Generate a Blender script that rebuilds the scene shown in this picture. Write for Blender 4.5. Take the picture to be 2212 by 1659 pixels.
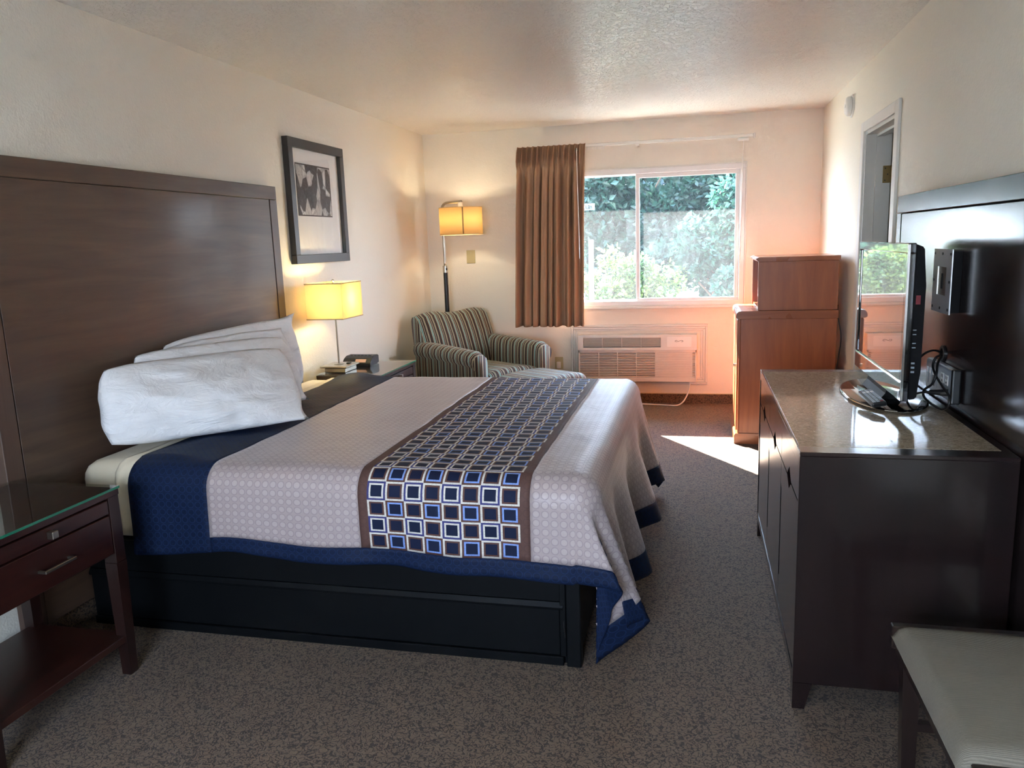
import bpy, bmesh, math, random
from mathutils import Vector, Matrix, noise
R = math.radians
rnd = random.Random(7)
for o in list(bpy.data.objects):
    bpy.data.objects.remove(o)
scn = bpy.context.scene
COL = scn.collection

# ------------------------------------------------------------------ camera
W, D, H = 3.411, 6.950, 2.44            # room width (x), far wall (y), ceiling (z)
YN = -1.25                              # near wall behind the photographer
yaw, pit, rol, FPX = 0.235567502, -0.180022113, -0.0348637122, 1680.0
fwd = Vector((-math.sin(yaw)*math.cos(pit), math.cos(yaw)*math.cos(pit), math.sin(pit)))
rt = Vector((math.cos(yaw), math.sin(yaw), 0)); up = rt.cross(fwd)
r2 = rt*math.cos(rol) + up*math.sin(rol); u2 = -rt*math.sin(rol) + up*math.cos(rol)
cam = bpy.data.cameras.new('camera'); camo = bpy.data.objects.new('camera', cam); COL.objects.link(camo)
mw = Matrix((r2, u2, -fwd)).transposed().to_4x4(); mw.translation = (2.42175, 0.0, 1.45951)
camo.matrix_world = mw
cam.sensor_fit = 'HORIZONTAL'; cam.sensor_width = 36.0; cam.lens = 36.0*FPX/2212.0
cam.clip_start = 0.02
scn.camera = camo

# ------------------------------------------------------------------ light
scn.view_settings.view_transform = 'Standard'
scn.view_settings.look = 'None'
scn.view_settings.gamma = 1.0
scn.view_settings.use_curve_mapping = False
scn.view_settings.exposure = 1.6
scn.cycles.use_denoising = True
scn.cycles.use_adaptive_sampling = True
scn.cycles.adaptive_threshold = 0.15
scn.cycles.adaptive_min_samples = 20
scn.cycles.max_bounces = 8
scn.cycles.diffuse_bounces = 5
scn.cycles.glossy_bounces = 3
scn.cycles.transmission_bounces = 6
scn.cycles.transparent_max_bounces = 8
scn.cycles.sample_clamp_indirect = 6.0
scn.cycles.caustics_reflective = False
scn.cycles.caustics_refractive = False
SUN_DIR = Vector((0.476, -0.700, -0.533)).normalized()      # the way the light travels
world = bpy.data.worlds.new('sky'); scn.world = world; world.use_nodes = True
wn = world.node_tree; wn.nodes.clear()
# clear sky: pale near the horizon, bluer overhead, the same all the way round
tcw = wn.nodes.new('ShaderNodeTexCoord'); sep = wn.nodes.new('ShaderNodeSeparateXYZ'); crp = wn.nodes.new('ShaderNodeValToRGB')
crp.color_ramp.elements[0].position = 0.0; crp.color_ramp.elements[0].color = (0.72, 0.85, 1.0, 1)
crp.color_ramp.elements[1].position = 0.7; crp.color_ramp.elements[1].color = (0.42, 0.62, 1.0, 1)
bg = wn.nodes.new('ShaderNodeBackground'); wo = wn.nodes.new('ShaderNodeOutputWorld')
wn.links.new(tcw.outputs['Generated'], sep.inputs[0]); wn.links.new(sep.outputs[2], crp.inputs[0])
wn.links.new(crp.outputs[0], bg.inputs[0]); wn.links.new(bg.outputs[0], wo.inputs[0])
bg.inputs[1].default_value = 12.5
sun = bpy.data.lights.new('sun', 'SUN'); sun.energy = 40.0; sun.angle = R(0.53); sun.color = (1.0, 0.95, 0.87)
suno = bpy.data.objects.new('sun', sun); COL.objects.link(suno)
suno.rotation_euler = SUN_DIR.to_track_quat('-Z', 'Y').to_euler()
suno.location = (-4, 16, 9)


def portal(name, loc, rx, sx, sz):
    l = bpy.data.lights.new(name, 'AREA'); l.shape = 'RECTANGLE'; l.size = sx; l.size_y = sz
    l.cycles.is_portal = True
    o = bpy.data.objects.new(name, l); COL.objects.link(o); o.location = loc; o.rotation_euler = (rx, 0, 0)


portal('window_portal', (1.93, D+0.16, 1.45), R(-90), 1.8, 1.25)
portal('window_portal_near', (1.75, YN-0.16, 1.3), R(90), 1.5, 1.3)


# ------------------------------------------------------------------ materials
def lin(c):
    f = lambda v: v/12.92 if v <= 0.04045 else ((v+0.055)/1.055)**2.4
    if isinstance(c, str):
        c = tuple(int(c[i:i+2], 16)/255 for i in (0, 2, 4))
    return (f(c[0]), f(c[1]), f(c[2]), 1.0)


class NT:
    """small wrapper for building node trees"""
    def __init__(s, name):
        s.m = bpy.data.materials.new(name); s.m.use_nodes = True
        s.t = s.m.node_tree; s.t.nodes.clear()
        s.out = s.t.nodes.new('ShaderNodeOutputMaterial')

    def n(s, typ, ins=None, **props):
        nd = s.t.nodes.new(typ)
        for k, v in props.items():
            setattr(nd, k, v)
        for k, v in (ins or {}).items():
            s.put(nd.inputs[k], v)
        return nd

    def put(s, sock, v):
        if isinstance(v, bpy.types.NodeSocket):
            s.t.links.new(v, sock)
        else:
            sock.default_value = v

    def math(s, op, a, b=0.0, c=0.0, clamp=False):
        nd = s.n('ShaderNodeMath', {0: a, 1: b, 2: c}, operation=op, use_clamp=clamp)
        return nd.outputs[0]

    def mix(s, f, a, b):
        nd = s.n('ShaderNodeMix', data_type='RGBA', blend_type='MIX')
        s.put(nd.inputs[0], f); s.put(nd.inputs[6], a); s.put(nd.inputs[7], b)
        return nd.outputs[2]

    def ramp(s, f, stops, interp='LINEAR'):
        nd = s.n('ShaderNodeValToRGB', {0: f}); cr = nd.color_ramp; cr.interpolation = interp
        while len(cr.elements) < len(stops):
            cr.elements.new(0.5)
        for e, (p, c) in zip(cr.elements, stops):
            e.position = p; e.color = c if len(c) == 4 else (*c, 1)
        return nd.outputs[0]

    def obj(s, scale=(1, 1, 1), rot=(0, 0, 0), uv=False):
        tc = s.n('ShaderNodeTexCoord')
        mp = s.n('ShaderNodeMapping', {0: tc.outputs['UV' if uv else 'Object']})
        mp.inputs['Scale'].default_value = scale; mp.inputs['Rotation'].default_value = rot
        return mp.outputs[0]

    def noise(s, vec, scale, detail=2.0, rough=0.5, dist=0.0):
        nd = s.n('ShaderNodeTexNoise', {'Vector': vec, 'Scale': scale, 'Detail': detail, 'Roughness': rough, 'Distortion': dist})
        return nd.outputs[0]

    def bump(s, h, strength=0.2, dist=0.002):
        return s.n('ShaderNodeBump', {'Height': h, 'Strength': strength, 'Distance': dist}).outputs[0]

    def bsdf(s, color, rough=0.5, normal=None, **kw):
        b = s.n('ShaderNodeBsdfPrincipled', {'Base Color': color, 'Roughness': rough})
        for k, v in kw.items():
            s.put(b.inputs[k.replace('_', ' ')], v)
        if normal is not None:
            s.put(b.inputs['Normal'], normal)
        s.t.links.new(b.outputs[0], s.out.inputs[0])
        return b


def plain(name, col, rough=0.5, **kw):
    t = NT(name); c = lin(col)
    v = t.noise(t.obj(), 14, 3)
    cc = t.mix(t.math('MULTIPLY', v, 0.22), c, (c[0]*0.72, c[1]*0.72, c[2]*0.72, 1))
    t.bsdf(cc, rough, **kw)
    return t.m


def wall_mat(name, col, rough, nscale, strength, knock=False):
    t = NT(name); co = t.obj()
    if knock:
        a = t.noise(co, nscale, 2, 0.55, 1.2)
        hgt = t.ramp(a, [(0.47, (0, 0, 0)), (0.56, (1, 1, 1))])
        fine = t.noise(co, nscale*3.2, 2)
        hgt = t.math('ADD', hgt, t.math('MULTIPLY', fine, 0.35))
    else:
        a = t.noise(co, nscale, 2, 0.5, 0.3)
        hgt = t.math('ADD', a, t.math('MULTIPLY', t.noise(co, nscale*0.35, 1), 0.8))
    c = lin(col)
    big = t.noise(co, 1.3, 2)
    cc = t.mix(t.math('MULTIPLY', big, 0.12), c, (c[0]*0.85, c[1]*0.84, c[2]*0.82, 1))
    t.bsdf(cc, rough, t.bump(hgt, strength, 0.004))
    return t.m


def wood(name, dark, light, axis, rough=0.32, coat=0.0, streak=26, spec=0.5):
    t = NT(name)
    sc = [streak, streak, streak]; sc[axis] = 1.6
    co = t.obj(tuple(sc))
    g = t.noise(co, 1.0, 4, 0.6, 0.6)
    pore = t.noise(t.obj(tuple(v*5 for v in sc)), 1.0, 2)
    f = t.ramp(g, [(0.30, (0, 0, 0)), (0.72, (1, 1, 1))])
    c = t.mix(f, lin(dark), lin(light))
    cloud = t.noise(t.obj(), 3.0, 3)
    r = t.math('ADD', rough - 0.06, t.math('MULTIPLY', cloud, 0.14))
    t.bsdf(c, r, t.bump(pore, 0.06, 0.001), Coat_Weight=coat, Coat_Roughness=0.12, Specular_IOR_Level=spec)
    return t.m


def fabric(name, col, rough=0.85, weave=900, bump=0.25, sheen=0.0, var=0.25):
    t = NT(name); co = t.obj(); c = lin(col)
    w1 = t.noise(t.obj((1, 1, 3)), weave, 2)
    cc = t.mix(t.math('MULTIPLY', w1, var), c, (c[0]*0.45, c[1]*0.45, c[2]*0.45, 1))
    soft = t.noise(co, 9, 3, 0.55, 0.8)
    hgt = t.math('ADD', t.math('MULTIPLY', w1, 0.06), soft)
    t.bsdf(cc, rough, t.bump(hgt, bump, 0.01), Sheen_Weight=sheen)
    return t.m


MT = {}
MT['wall'] = wall_mat('wall_paint', 'e8e1d2', 0.62, 120, 0.35)
MT['wall_back'] = wall_mat('wall_paint_back', 'e6e0d4', 0.62, 120, 0.35)
MT['ceiling'] = wall_mat('ceiling_knockdown', 'f0ebe2', 0.34, 38, 0.8, True)
MT['white_trim'] = plain('white_trim', 'dcdad4', 0.35)
MT['vinyl'] = plain('window_vinyl', 'e6e6e6', 0.3)
MT['jamb'] = plain('painted_jamb', 'c9c7c0', 0.4)
MT['hb'] = wood('espresso_wood_headboard', '46342c', '5e4838', 1, 0.46, 0.06, 18)
MT['hb_v'] = wood('espresso_wood_upright', '46342c', '5c4539', 2, 0.46, 0.06, 18)
MT['ns'] = wood('mahogany_wood', '220e0b', '381812', 1, 0.30, 0.2, 22)
MT['ns_dark'] = wood('dark_mahogany_wood', '1a0c0a', '2a1410', 2, 0.32, 0.2, 22)
MT['dresser'] = wood('dresser_wood', '170e0e', '231615', 2, 0.24, 0.6, 20)
MT['dresser_h'] = wood('dresser_wood_long', '1c1212', '2a1b19', 1, 0.22, 0.6, 20)
MT['tvpanel'] = wood('panel_wood', '1a1313', '261d1c', 1, 0.22, 0.2, 16)
MT['cherry'] = wood('cherry_wood', '86421f', 'a4592c', 2, 0.33, 0.25, 14)
MT['cherry_h'] = wood('cherry_wood_edge', '874521', 'a65d33', 0, 0.28, 0.35, 14)
MT['black_base'] = plain('black_painted_base', '0b0d0f', 0.45, Specular_IOR_Level=0.15)
MT['chair_wood'] = wood('chair_frame_wood', '1a1210', '2a1c18', 2, 0.3, 0.3, 24)
MT['nickel'] = plain('brushed_nickel', 'b8b2a6', 0.28, Metallic=1.0)
MT['chrome'] = plain('chrome', 'd2d2d2', 0.1, Metallic=1.0)
MT['brass'] = plain('dull_brass', '8f7a52', 0.35, Metallic=1.0)
MT['black_plastic'] = plain('black_plastic', '111214', 0.35)
MT['matte_black'] = plain('matte_black', '08080a', 0.6, Specular_IOR_Level=0.15)
MT['gloss_black'] = plain('gloss_black_plastic', '060608', 0.06, Coat_Weight=0.6, Coat_Roughness=0.02)
MT['dark_gap'] = plain('dark_gap', '050505', 0.8)
MT['black_cord'] = plain('black_rubber', '0d0d0f', 0.5)
MT['white_plastic'] = plain('white_plastic', 'e4e2de', 0.35)
MT['ivory'] = plain('ivory_plastic', 'b9ad83', 0.4)
MT['ac'] = plain('ac_plastic', 'd8d4ce', 0.42)
MT['ac_slat'] = plain('ac_slat_plastic', 'cfcac3', 0.45)
MT['ac_dark'] = plain('ac_inside', '34383b', 0.7)
MT['grey_plastic'] = plain('grey_plastic', '8b939b', 0.3)
MT['red_label'] = plain('red_label', '6e1420', 0.5)
MT['sheet'] = fabric('white_cotton', 'efe2c8', 0.8, 700, 0.35, 0.1, 0.05)
def pillow_mat():
    t = NT('pillow_cotton'); co = t.obj()
    crease = t.noise(t.obj((1.0, 0.8, 2.2)), 5.0, 4, 0.6, 2.2)
    sharp = t.math('ABSOLUTE', t.math('SUBTRACT', crease, 0.5))
    t.bsdf(t.mix(t.math('MULTIPLY', t.noise(co, 700, 2), 0.03), lin('ebeaec'), lin('b0b0b5')), 0.75, t.bump(t.math('ADD', sharp, t.math('MULTIPLY', t.noise(co, 12, 3, 0.5, 1.0), 0.3)), 0.45, 0.03), Sheen_Weight=0.1)
    return t.m


MT['pillow'] = pillow_mat()
def curtain_mat():
    t = NT('brown_curtain_fabric'); w = t.noise(t.obj((1, 1, 0.2)), 600, 2)
    c = t.mix(t.math('MULTIPLY', w, 0.3), lin('b08e74'), lin('8a6c55'))
    a = t.n('ShaderNodeBsdfDiffuse', {0: c}); b = t.n('ShaderNodeBsdfTranslucent', {0: c})
    m = t.n('ShaderNodeMixShader', {0: 0.07, 1: a.outputs[0], 2: b.outputs[0]}); t.t.links.new(m.outputs[0], t.out.inputs[0])
    return t.m


MT['curtain'] = curtain_mat()
MT['door_dark'] = plain('door_brown', '4a443f', 0.5)  # one even dark brown over the door leaf
MT['concrete'] = plain('outside_ground', '9a9584', 0.9)
MT['soffit'] = plain('eave_paint', 'b9b2a4', 0.7)
MT['bark'] = plain('bark', '4c3d2e', 0.9)


def shade_mat(name, col, tw):
    t = NT(name); c = lin(col)
    w = t.noise(t.obj((1, 1, 1)), 500, 2)
    cc = t.mix(t.math('MULTIPLY', w, 0.12), c, (c[0]*0.8, c[1]*0.75, c[2]*0.6, 1))
    a = t.n('ShaderNodeBsdfDiffuse', {0: cc}); b = t.n('ShaderNodeBsdfTranslucent', {0: cc})
    m = t.n('ShaderNodeMixShader', {0: tw, 1: a.outputs[0], 2: b.outputs[0]})
    t.t.links.new(m.outputs[0], t.out.inputs[0])
    return t.m


MT['shade'] = shade_mat('lamp_shade_fabric', 'f2e0b4', 0.5)
MT['shade2'] = shade_mat('drum_shade_fabric', 'eed3a0', 0.5)


def carpet_mat():
    t = NT('carpet'); co = t.obj()
    a = t.noise(co, 78, 0.6, 0.4, 0.7)
    ln = t.math('ABSOLUTE', t.math('SUBTRACT', a, 0.5))
    worm = t.ramp(ln, [(0.040, (1, 1, 1)), (0.085, (0, 0, 0))])
    pile = t.noise(co, 800, 2)
    c1 = t.mix(pile, lin('685340'), lin('80684f'))
    c2 = t.mix(pile, lin('31251d'), lin('423227'))
    c = t.mix(worm, c1, c2)
    broad = t.noise(co, 1.1, 2)
    c = t.mix(t.math('MULTIPLY', broad, 0.18), c, lin('4a3c36'))
    hgt = t.math('ADD', t.math('MULTIPLY', pile, 0.5), t.math('MULTIPLY', worm, -0.6))
    t.bsdf(c, 0.95, t.bump(hgt, 0.5, 0.004), Sheen_Weight=0.1)
    return t.m


MT['carpet'] = carpet_mat()


def glass_top():
    t = NT('glass_top')
    t.bsdf((0.75, 0.92, 0.85, 1), 0.02, Transmission_Weight=1.0, IOR=1.45)
    return t.m


def thin_glass(name, dust, tint=(1, 1, 1, 1), f0=0.04):
    t = NT(name)
    tr = t.n('ShaderNodeBsdfTransparent', {0: tint})
    gl = t.n('ShaderNodeBsdfGlossy', {0: (1, 1, 1, 1), 'Roughness': 0.02})
    lw = t.n('ShaderNodeLayerWeight', {'Blend': 0.5})
    fr = t.math('ADD', f0, t.math('MULTIPLY', 0.9, t.math('POWER', lw.outputs['Facing'], 5.0)))
    m = t.n('ShaderNodeMixShader', {0: fr, 1: tr.outputs[0], 2: gl.outputs[0]})
    last = m
    if dust > 0:
        d = t.noise(t.obj((2, 1, 1)), 5, 5, 0.7)
        sm = t.noise(t.obj((14, 1, 3)), 3, 3, 0.6)
        f = t.math('MULTIPLY', t.math('ADD', d, t.math('MULTIPLY', sm, 0.6)), dust)
        tl = t.n('ShaderNodeBsdfTranslucent', {0: (0.93, 0.96, 1.0, 1)})
        last = t.n('ShaderNodeMixShader', {0: f, 1: m.outputs[0], 2: tl.outputs[0]})
    t.t.links.new(last.outputs[0], t.out.inputs[0])
    return t.m


MT['glass_top'] = thin_glass('table_glass', 0.0, (0.90, 0.95, 0.92, 1))
tt = NT('glass_edge'); tt.bsdf(lin('2f8f6c'), 0.15, Transmission_Weight=0.4); MT['glass_edge'] = tt.m
MT['pane'] = thin_glass('dusty_window_glass', 0.009, f0=0.002)
MT['pane_clear'] = thin_glass('clear_glass', 0.0)
MT['pic_glass'] = thin_glass('picture_glass', 0.0, f0=0.02)

tt = NT('tv_screen'); tt.bsdf((0.006, 0.006, 0.008, 1), 0.025, IOR=1.9, Specular_IOR_Level=0.9, Coat_Weight=1.0, Coat_Roughness=0.01); MT['screen'] = tt.m


def granite():
    t = NT('beige_granite'); co = t.obj((0.55, 1.6, 1))
    a = t.noise(co, 130, 4, 0.7, 1.2)
    b = t.noise(co, 420, 2, 0.6)
    c = t.ramp(a, [(0.28, lin('3e3327')), (0.44, lin('94826a')), (0.56, lin('c2b29a')), (0.75, lin('ded3c0'))])
    c = t.mix(t.math('MULTIPLY', b, 0.35), c, lin('766856'))
    t.bsdf(c, 0.09, Specular_IOR_Level=0.32)
    return t.m


MT['granite'] = granite()


def jacquard(t, s_u, s_v, period):
    """ring pattern of the damask: returns 0..1"""
    fu = t.math('SUBTRACT', t.math('FRACT', t.math('DIVIDE', s_u, period)), 0.5)
    fv = t.math('SUBTRACT', t.math('FRACT', t.math('DIVIDE', s_v, period)), 0.5)
    r = t.math('SQRT', t.math('ADD', t.math('MULTIPLY', fu, fu), t.math('MULTIPLY', fv, fv)))
    ring = t.ramp(t.math('ABSOLUTE', t.math('SUBTRACT', r, 0.40)), [(0.02, (1, 1, 1)), (0.06, (0, 0, 0))])
    disc = t.ramp(r, [(0.30, (1, 1, 1)), (0.34, (0, 0, 0))])
    return ring, disc


def uvsplit(t):
    tc = t.n('ShaderNodeTexCoord'); sp = t.n('ShaderNodeSeparateXYZ', {0: tc.outputs['UV']})
    return sp.outputs[0], sp.outputs[1]


def spread_mat(name, base, ringc, discc, rough, sheen=0.2):
    t = NT(name); u, v = uvsplit(t)
    ring, disc = jacquard(t, u, v, 0.031)
    c = t.mix(disc, lin(base), lin(discc)); c = t.mix(t.math('MULTIPLY', ring, 0.7), c, lin(ringc))
    soft = t.noise(t.obj(), 7, 4, 0.55, 1.0)
    thr = t.noise(t.obj(), 900, 1)
    c = t.mix(t.math('MULTIPLY', thr, 0.15), c, lin(ringc))
    rr = t.math('ADD', rough, t.math('MULTIPLY', ring, 0.2))
    t.bsdf(c, rr, t.bump(t.math('ADD', soft, t.math('MULTIPLY', ring, 0.02)), 0.35, 0.012), Sheen_Weight=sheen, Sheen_Roughness=0.4, Specular_IOR_Level=0.45 if sheen > 0 else 0.12)
    return t.m


MT['spread'] = spread_mat('lavender_taupe_damask', 'ab9b98', '8e8086', 'b5a6a4', 0.42)
MT['navy'] = spread_mat('navy_damask', '141f37', '203255', '121c33', 0.55, 0.0)


def runner_mat(su0, sv0, tu, tile):
    t = NT('square_patterned_band'); u, v = uvsplit(t)
    a = t.math('DIVIDE', t.math('SUBTRACT', u, su0), tu); b = t.math('DIVIDE', t.math('SUBTRACT', v, sv0), tile)
    fa = t.math('ABSOLUTE', t.math('SUBTRACT', t.math('FRACT', a), 0.5))
    fb = t.math('ABSOLUTE', t.math('SUBTRACT', t.math('FRACT', b), 0.5))
    dmax = t.math('MAXIMUM', fa, fb)
    pa = t.math('GREATER_THAN', t.math('FRACT', t.math('MULTIPLY', t.math('FLOOR', a), 0.5)), 0.25)   # odd column
    pb = t.math('GREATER_THAN', t.math('FRACT', t.math('MULTIPLY', t.math('FLOOR', b), 0.5)), 0.25)   # odd row
    cream, brown, blue, purple, navy = lin('d6d0c6'), lin('5e4038'), lin('7f9bd8'), lin('3e3f74'), lin('131d38')
    outer = t.mix(pb, t.mix(pa, cream, brown), t.mix(pa, purple, cream))
    inner = t.mix(pb, t.mix(pa, brown, blue), t.mix(pa, cream, brown))
    c = t.mix(t.math('GREATER_THAN', dmax, 0.30), navy, inner)
    c = t.mix(t.math('GREATER_THAN', dmax, 0.395), c, outer)
    inside = t.math('MULTIPLY', t.math('GREATER_THAN', a, 0.0), t.math('LESS_THAN', a, 8.0))
    c = t.mix(inside, lin('5d433d'), c)
    ring, disc = jacquard(t, u, v, 0.031)
    c = t.mix(t.math('MULTIPLY', ring, 0.18), c, lin('1a1a24'))
    soft = t.noise(t.obj(), 9, 4, 0.55, 1.0)
    t.bsdf(c, 0.7, t.bump(soft, 0.3, 0.01), Specular_IOR_Level=0.2)
    return t.m


def stripes_mat():
    t = NT('striped_upholstery'); u, v = uvsplit(t)
    f = t.math('FRACT', t.math('DIVIDE', u, 0.082))
    br, te, cr, tn, dk = lin('33201a'), lin('6fa5a3'), lin('cbbba2'), lin('97967c'), lin('1a1211')
    stops = [(0.0, br), (0.30, cr), (0.35, te), (0.49, cr), (0.53, dk), (0.64, cr), (0.69, br), (0.84, tn), (0.96, cr)]
    c = t.ramp(f, stops, 'CONSTANT')
    w = t.noise(t.obj(), 700, 2)
    c = t.mix(t.math('MULTIPLY', w, 0.2), c, lin('2a2420'))
    t.bsdf(c, 0.7, t.bump(w, 0.15, 0.002), Sheen_Weight=0.15)
    return t.m


MT['stripes'] = stripes_mat()


def seat_fabric():
    t = NT('grey_ribbed_upholstery'); co = t.obj((26, 330, 330))
    a = t.noise(co, 1.0, 2, 0.6, 0.3)
    wv = t.n('ShaderNodeTexWave', {'Vector': t.obj((1, 1, 1)), 'Scale': 95.0, 'Distortion': 1.2, 'Detail': 2.0, 'Detail Scale': 3.0}, bands_direction='Y')
    f = t.math('MULTIPLY', t.math('ADD', a, wv.outputs[1]), 0.5)
    c = t.mix(f, lin('625c52'), lin('8a8272'))
    t.bsdf(c, 0.85, t.bump(f, 0.35, 0.003))
    return t.m


MT['seat'] = seat_fabric()


def print_mat():
    """black and white photograph of tulip heads: pale and dark petals"""
    t = NT('flower_photo_print'); co = t.obj((1.25, 1.25, 0.72))
    warp = t.noise(co, 9, 2)
    v = t.n('ShaderNodeTexVoronoi', {'Vector': co, 'Scale': 13.0, 'Randomness': 1.0}, feature='F1')
    hue = t.n('ShaderNodeSeparateColor', {0: v.outputs['Color']}).outputs[0]
    petal = t.ramp(hue, [(0.0, lin('151413')), (0.40, lin('2e2b29')), (0.46, lin('bdb9b4')), (1.0, lin('e9e6e1'))])
    streak = t.noise(t.obj((60, 60, 16)), 1.0, 5, 0.75, 3.0)
    petal = t.mix(t.ramp(streak, [(0.50, (0, 0, 0)), (0.62, (0.8, 0.8, 0.8))]), petal, lin('6f6b67'))
    e = t.n('ShaderNodeTexVoronoi', {'Vector': co, 'Scale': 13.0, 'Randomness': 1.0}, feature='DISTANCE_TO_EDGE')
    edge = t.ramp(e.outputs['Distance'], [(0.0, (1, 1, 1)), (0.09, (0, 0, 0))])
    c = t.mix(t.math('MULTIPLY', edge, warp), petal, lin('161514'))
    t.bsdf(c, 0.6)
    return t.m


MT['print'] = print_mat()


def leaf_mat(name, a, b, tr):
    t = NT(name)
    gi = t.noise(t.obj(), 3.5, 3)
    fi = t.noise(t.obj(), 40, 1)
    c = t.mix(t.ramp(t.math('ADD', t.math('MULTIPLY', gi, 0.6), t.math('MULTIPLY', fi, 0.5)), [(0.42, (0, 0, 0)), (0.68, (1, 1, 1))]), lin(a), lin(b))
    d = t.n('ShaderNodeBsdfDiffuse', {0: c}); l = t.n('ShaderNodeBsdfTranslucent', {0: c})
    g = t.n('ShaderNodeBsdfGlossy', {0: (1, 1, 1, 1), 'Roughness': 0.4})
    m = t.n('ShaderNodeMixShader', {0: tr, 1: d.outputs[0], 2: l.outputs[0]})
    m2 = t.n('ShaderNodeMixShader', {0: 0.02, 1: m.outputs[0], 2: g.outputs[0]})
    t.t.links.new(m2.outputs[0], t.out.inputs[0])
    return t.m


MT['leaf_a'] = leaf_mat('hedge_leaf', '17322a', '2c4f3c', 0.5)
MT['leaf_b'] = leaf_mat('yellow_green_leaf', '31502a', '626e34', 0.5)
MT['leaf_c'] = leaf_mat('dark_tree_leaf', '10261f', '20402f', 0.45)


# ------------------------------------------------------------------ mesh helpers
def wloc(o):
    v = Vector((0, 0, 0))
    while o is not None:
        v += o.location; o = o.parent
    return v


def link_mesh(name, me, mat, parent=None, smooth=False):
    if mat is not None:
        me.materials.append(MT[mat] if isinstance(mat, str) else mat)
    if parent is not None:
        me.transform(Matrix.Translation(-wloc(parent)))
    if smooth:
        for p in me.polygons:
            p.use_smooth = True
    o = bpy.data.objects.new(name, me); COL.objects.link(o)
    if parent is not None:
        o.parent = parent
    return o


def mk(name, bm, mat, parent=None, smooth=False):
    bmesh.ops.recalc_face_normals(bm, faces=bm.faces)
    me = bpy.data.meshes.new(name); bm.to_mesh(me); bm.free()
    return link_mesh(name, me, mat, parent, smooth)


def thing(name, label, cat, loc=(0, 0, 0), group=None):
    o = bpy.data.objects.new(name, None); COL.objects.link(o); o.location = loc
    o.empty_display_size = 0.1
    return tag(o, label, cat, group)


def tag(o, label, cat, group=None):
    o['label'] = label; o['category'] = cat
    if group:
        o['group'] = group
    return o


def struct(o, label=None):
    o['kind'] = 'structure'
    if label:
        o['label'] = label
    return o


def copy_tree(o, parent=None):
    c = o.copy(); COL.objects.link(c)
    if parent is not None:
        c.parent = parent
    for ch in o.children:
        copy_tree(ch, c)
    return c


def box(bm, x0, x1, y0, y1, z0, z1, bev=0.0, seg=1):
    vs = [bm.verts.new(p) for p in ((x0, y0, z0), (x1, y0, z0), (x1, y1, z0), (x0, y1, z0), (x0, y0, z1), (x1, y0, z1), (x1, y1, z1), (x0, y1, z1))]
    fs = [bm.faces.new([vs[i] for i in f]) for f in ((0, 3, 2, 1), (4, 5, 6, 7), (0, 1, 5, 4), (1, 2, 6, 5), (2, 3, 7, 6), (3, 0, 4, 7))]
    if bev > 0:
        es = list({e for f in fs for e in f.edges})
        bmesh.ops.bevel(bm, geom=es, offset=bev, segments=seg, affect='EDGES', profile=0.5)
    return bm


def B(x0, x1, y0, y1, z0, z1, bev=0.0, seg=1):
    return box(bmesh.new(), x0, x1, y0, y1, z0, z1, bev, seg)


def frustum(bm, c0, s0, c1, s1):
    """tapered square post from centre c0 (half sizes s0) to c1 (half sizes s1)"""
    vs = []
    for c, s in ((c0, s0), (c1, s1)):
        for dx, dy in ((-1, -1), (1, -1), (1, 1), (-1, 1)):
            vs.append(bm.verts.new((c[0]+dx*s[0], c[1]+dy*s[1], c[2])))
    for f in ((3, 2, 1, 0), (4, 5, 6, 7), (0, 1, 5, 4), (1, 2, 6, 5), (2, 3, 7, 6), (3, 0, 4, 7)):
        bm.faces.new([vs[i] for i in f])
    return bm


def prism(bm, pts, axis, a, b):
    """extrude a 2D outline along an axis"""
    def P(p, t):
        return ((t, p[0], p[1]), (p[0], t, p[1]), (p[0], p[1], t))[axis]
    v0 = [bm.verts.new(P(p, a)) for p in pts]; v1 = [bm.verts.new(P(p, b)) for p in pts]
    n = len(pts)
    bm.faces.new(v0); bm.faces.new(v1[::-1])
    for i in range(n):
        bm.faces.new((v0[i], v0[(i+1) % n], v1[(i+1) % n], v1[i]))
    return bm


def cyl(bm, p0, p1, r0, r1=None, n=20, caps=True):
    r1 = r0 if r1 is None else r1
    p0 = Vector(p0); p1 = Vector(p1); d = (p1-p0).normalized()
    a = d.orthogonal().normalized(); b = d.cross(a)
    rings = []
    for p, r in ((p0, r0), (p1, r1)):
        rings.append([bm.verts.new(p + a*r*math.cos(2*math.pi*i/n) + b*r*math.sin(2*math.pi*i/n)) for i in range(n)])
    for i in range(n):
        bm.faces.new((rings[0][i], rings[0][(i+1) % n], rings[1][(i+1) % n], rings[1][i]))
    if caps:
        bm.faces.new(rings[0][::-1]); bm.faces.new(rings[1])
    return bm


def smooth_path(pts, sub=6):
    pts = [Vector(p) for p in pts]; out = []
    for i in range(len(pts)-1):
        p0 = pts[max(i-1, 0)]; p1 = pts[i]; p2 = pts[i+1]; p3 = pts[min(i+2, len(pts)-1)]
        for k in range(sub):
            t = k/sub
            out.append(0.5*((2*p1) + (p2-p0)*t + (2*p0-5*p1+4*p2-p3)*t*t + (3*p1-p0-3*p2+p3)*t*t*t))
    out.append(pts[-1])
    return out


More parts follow.
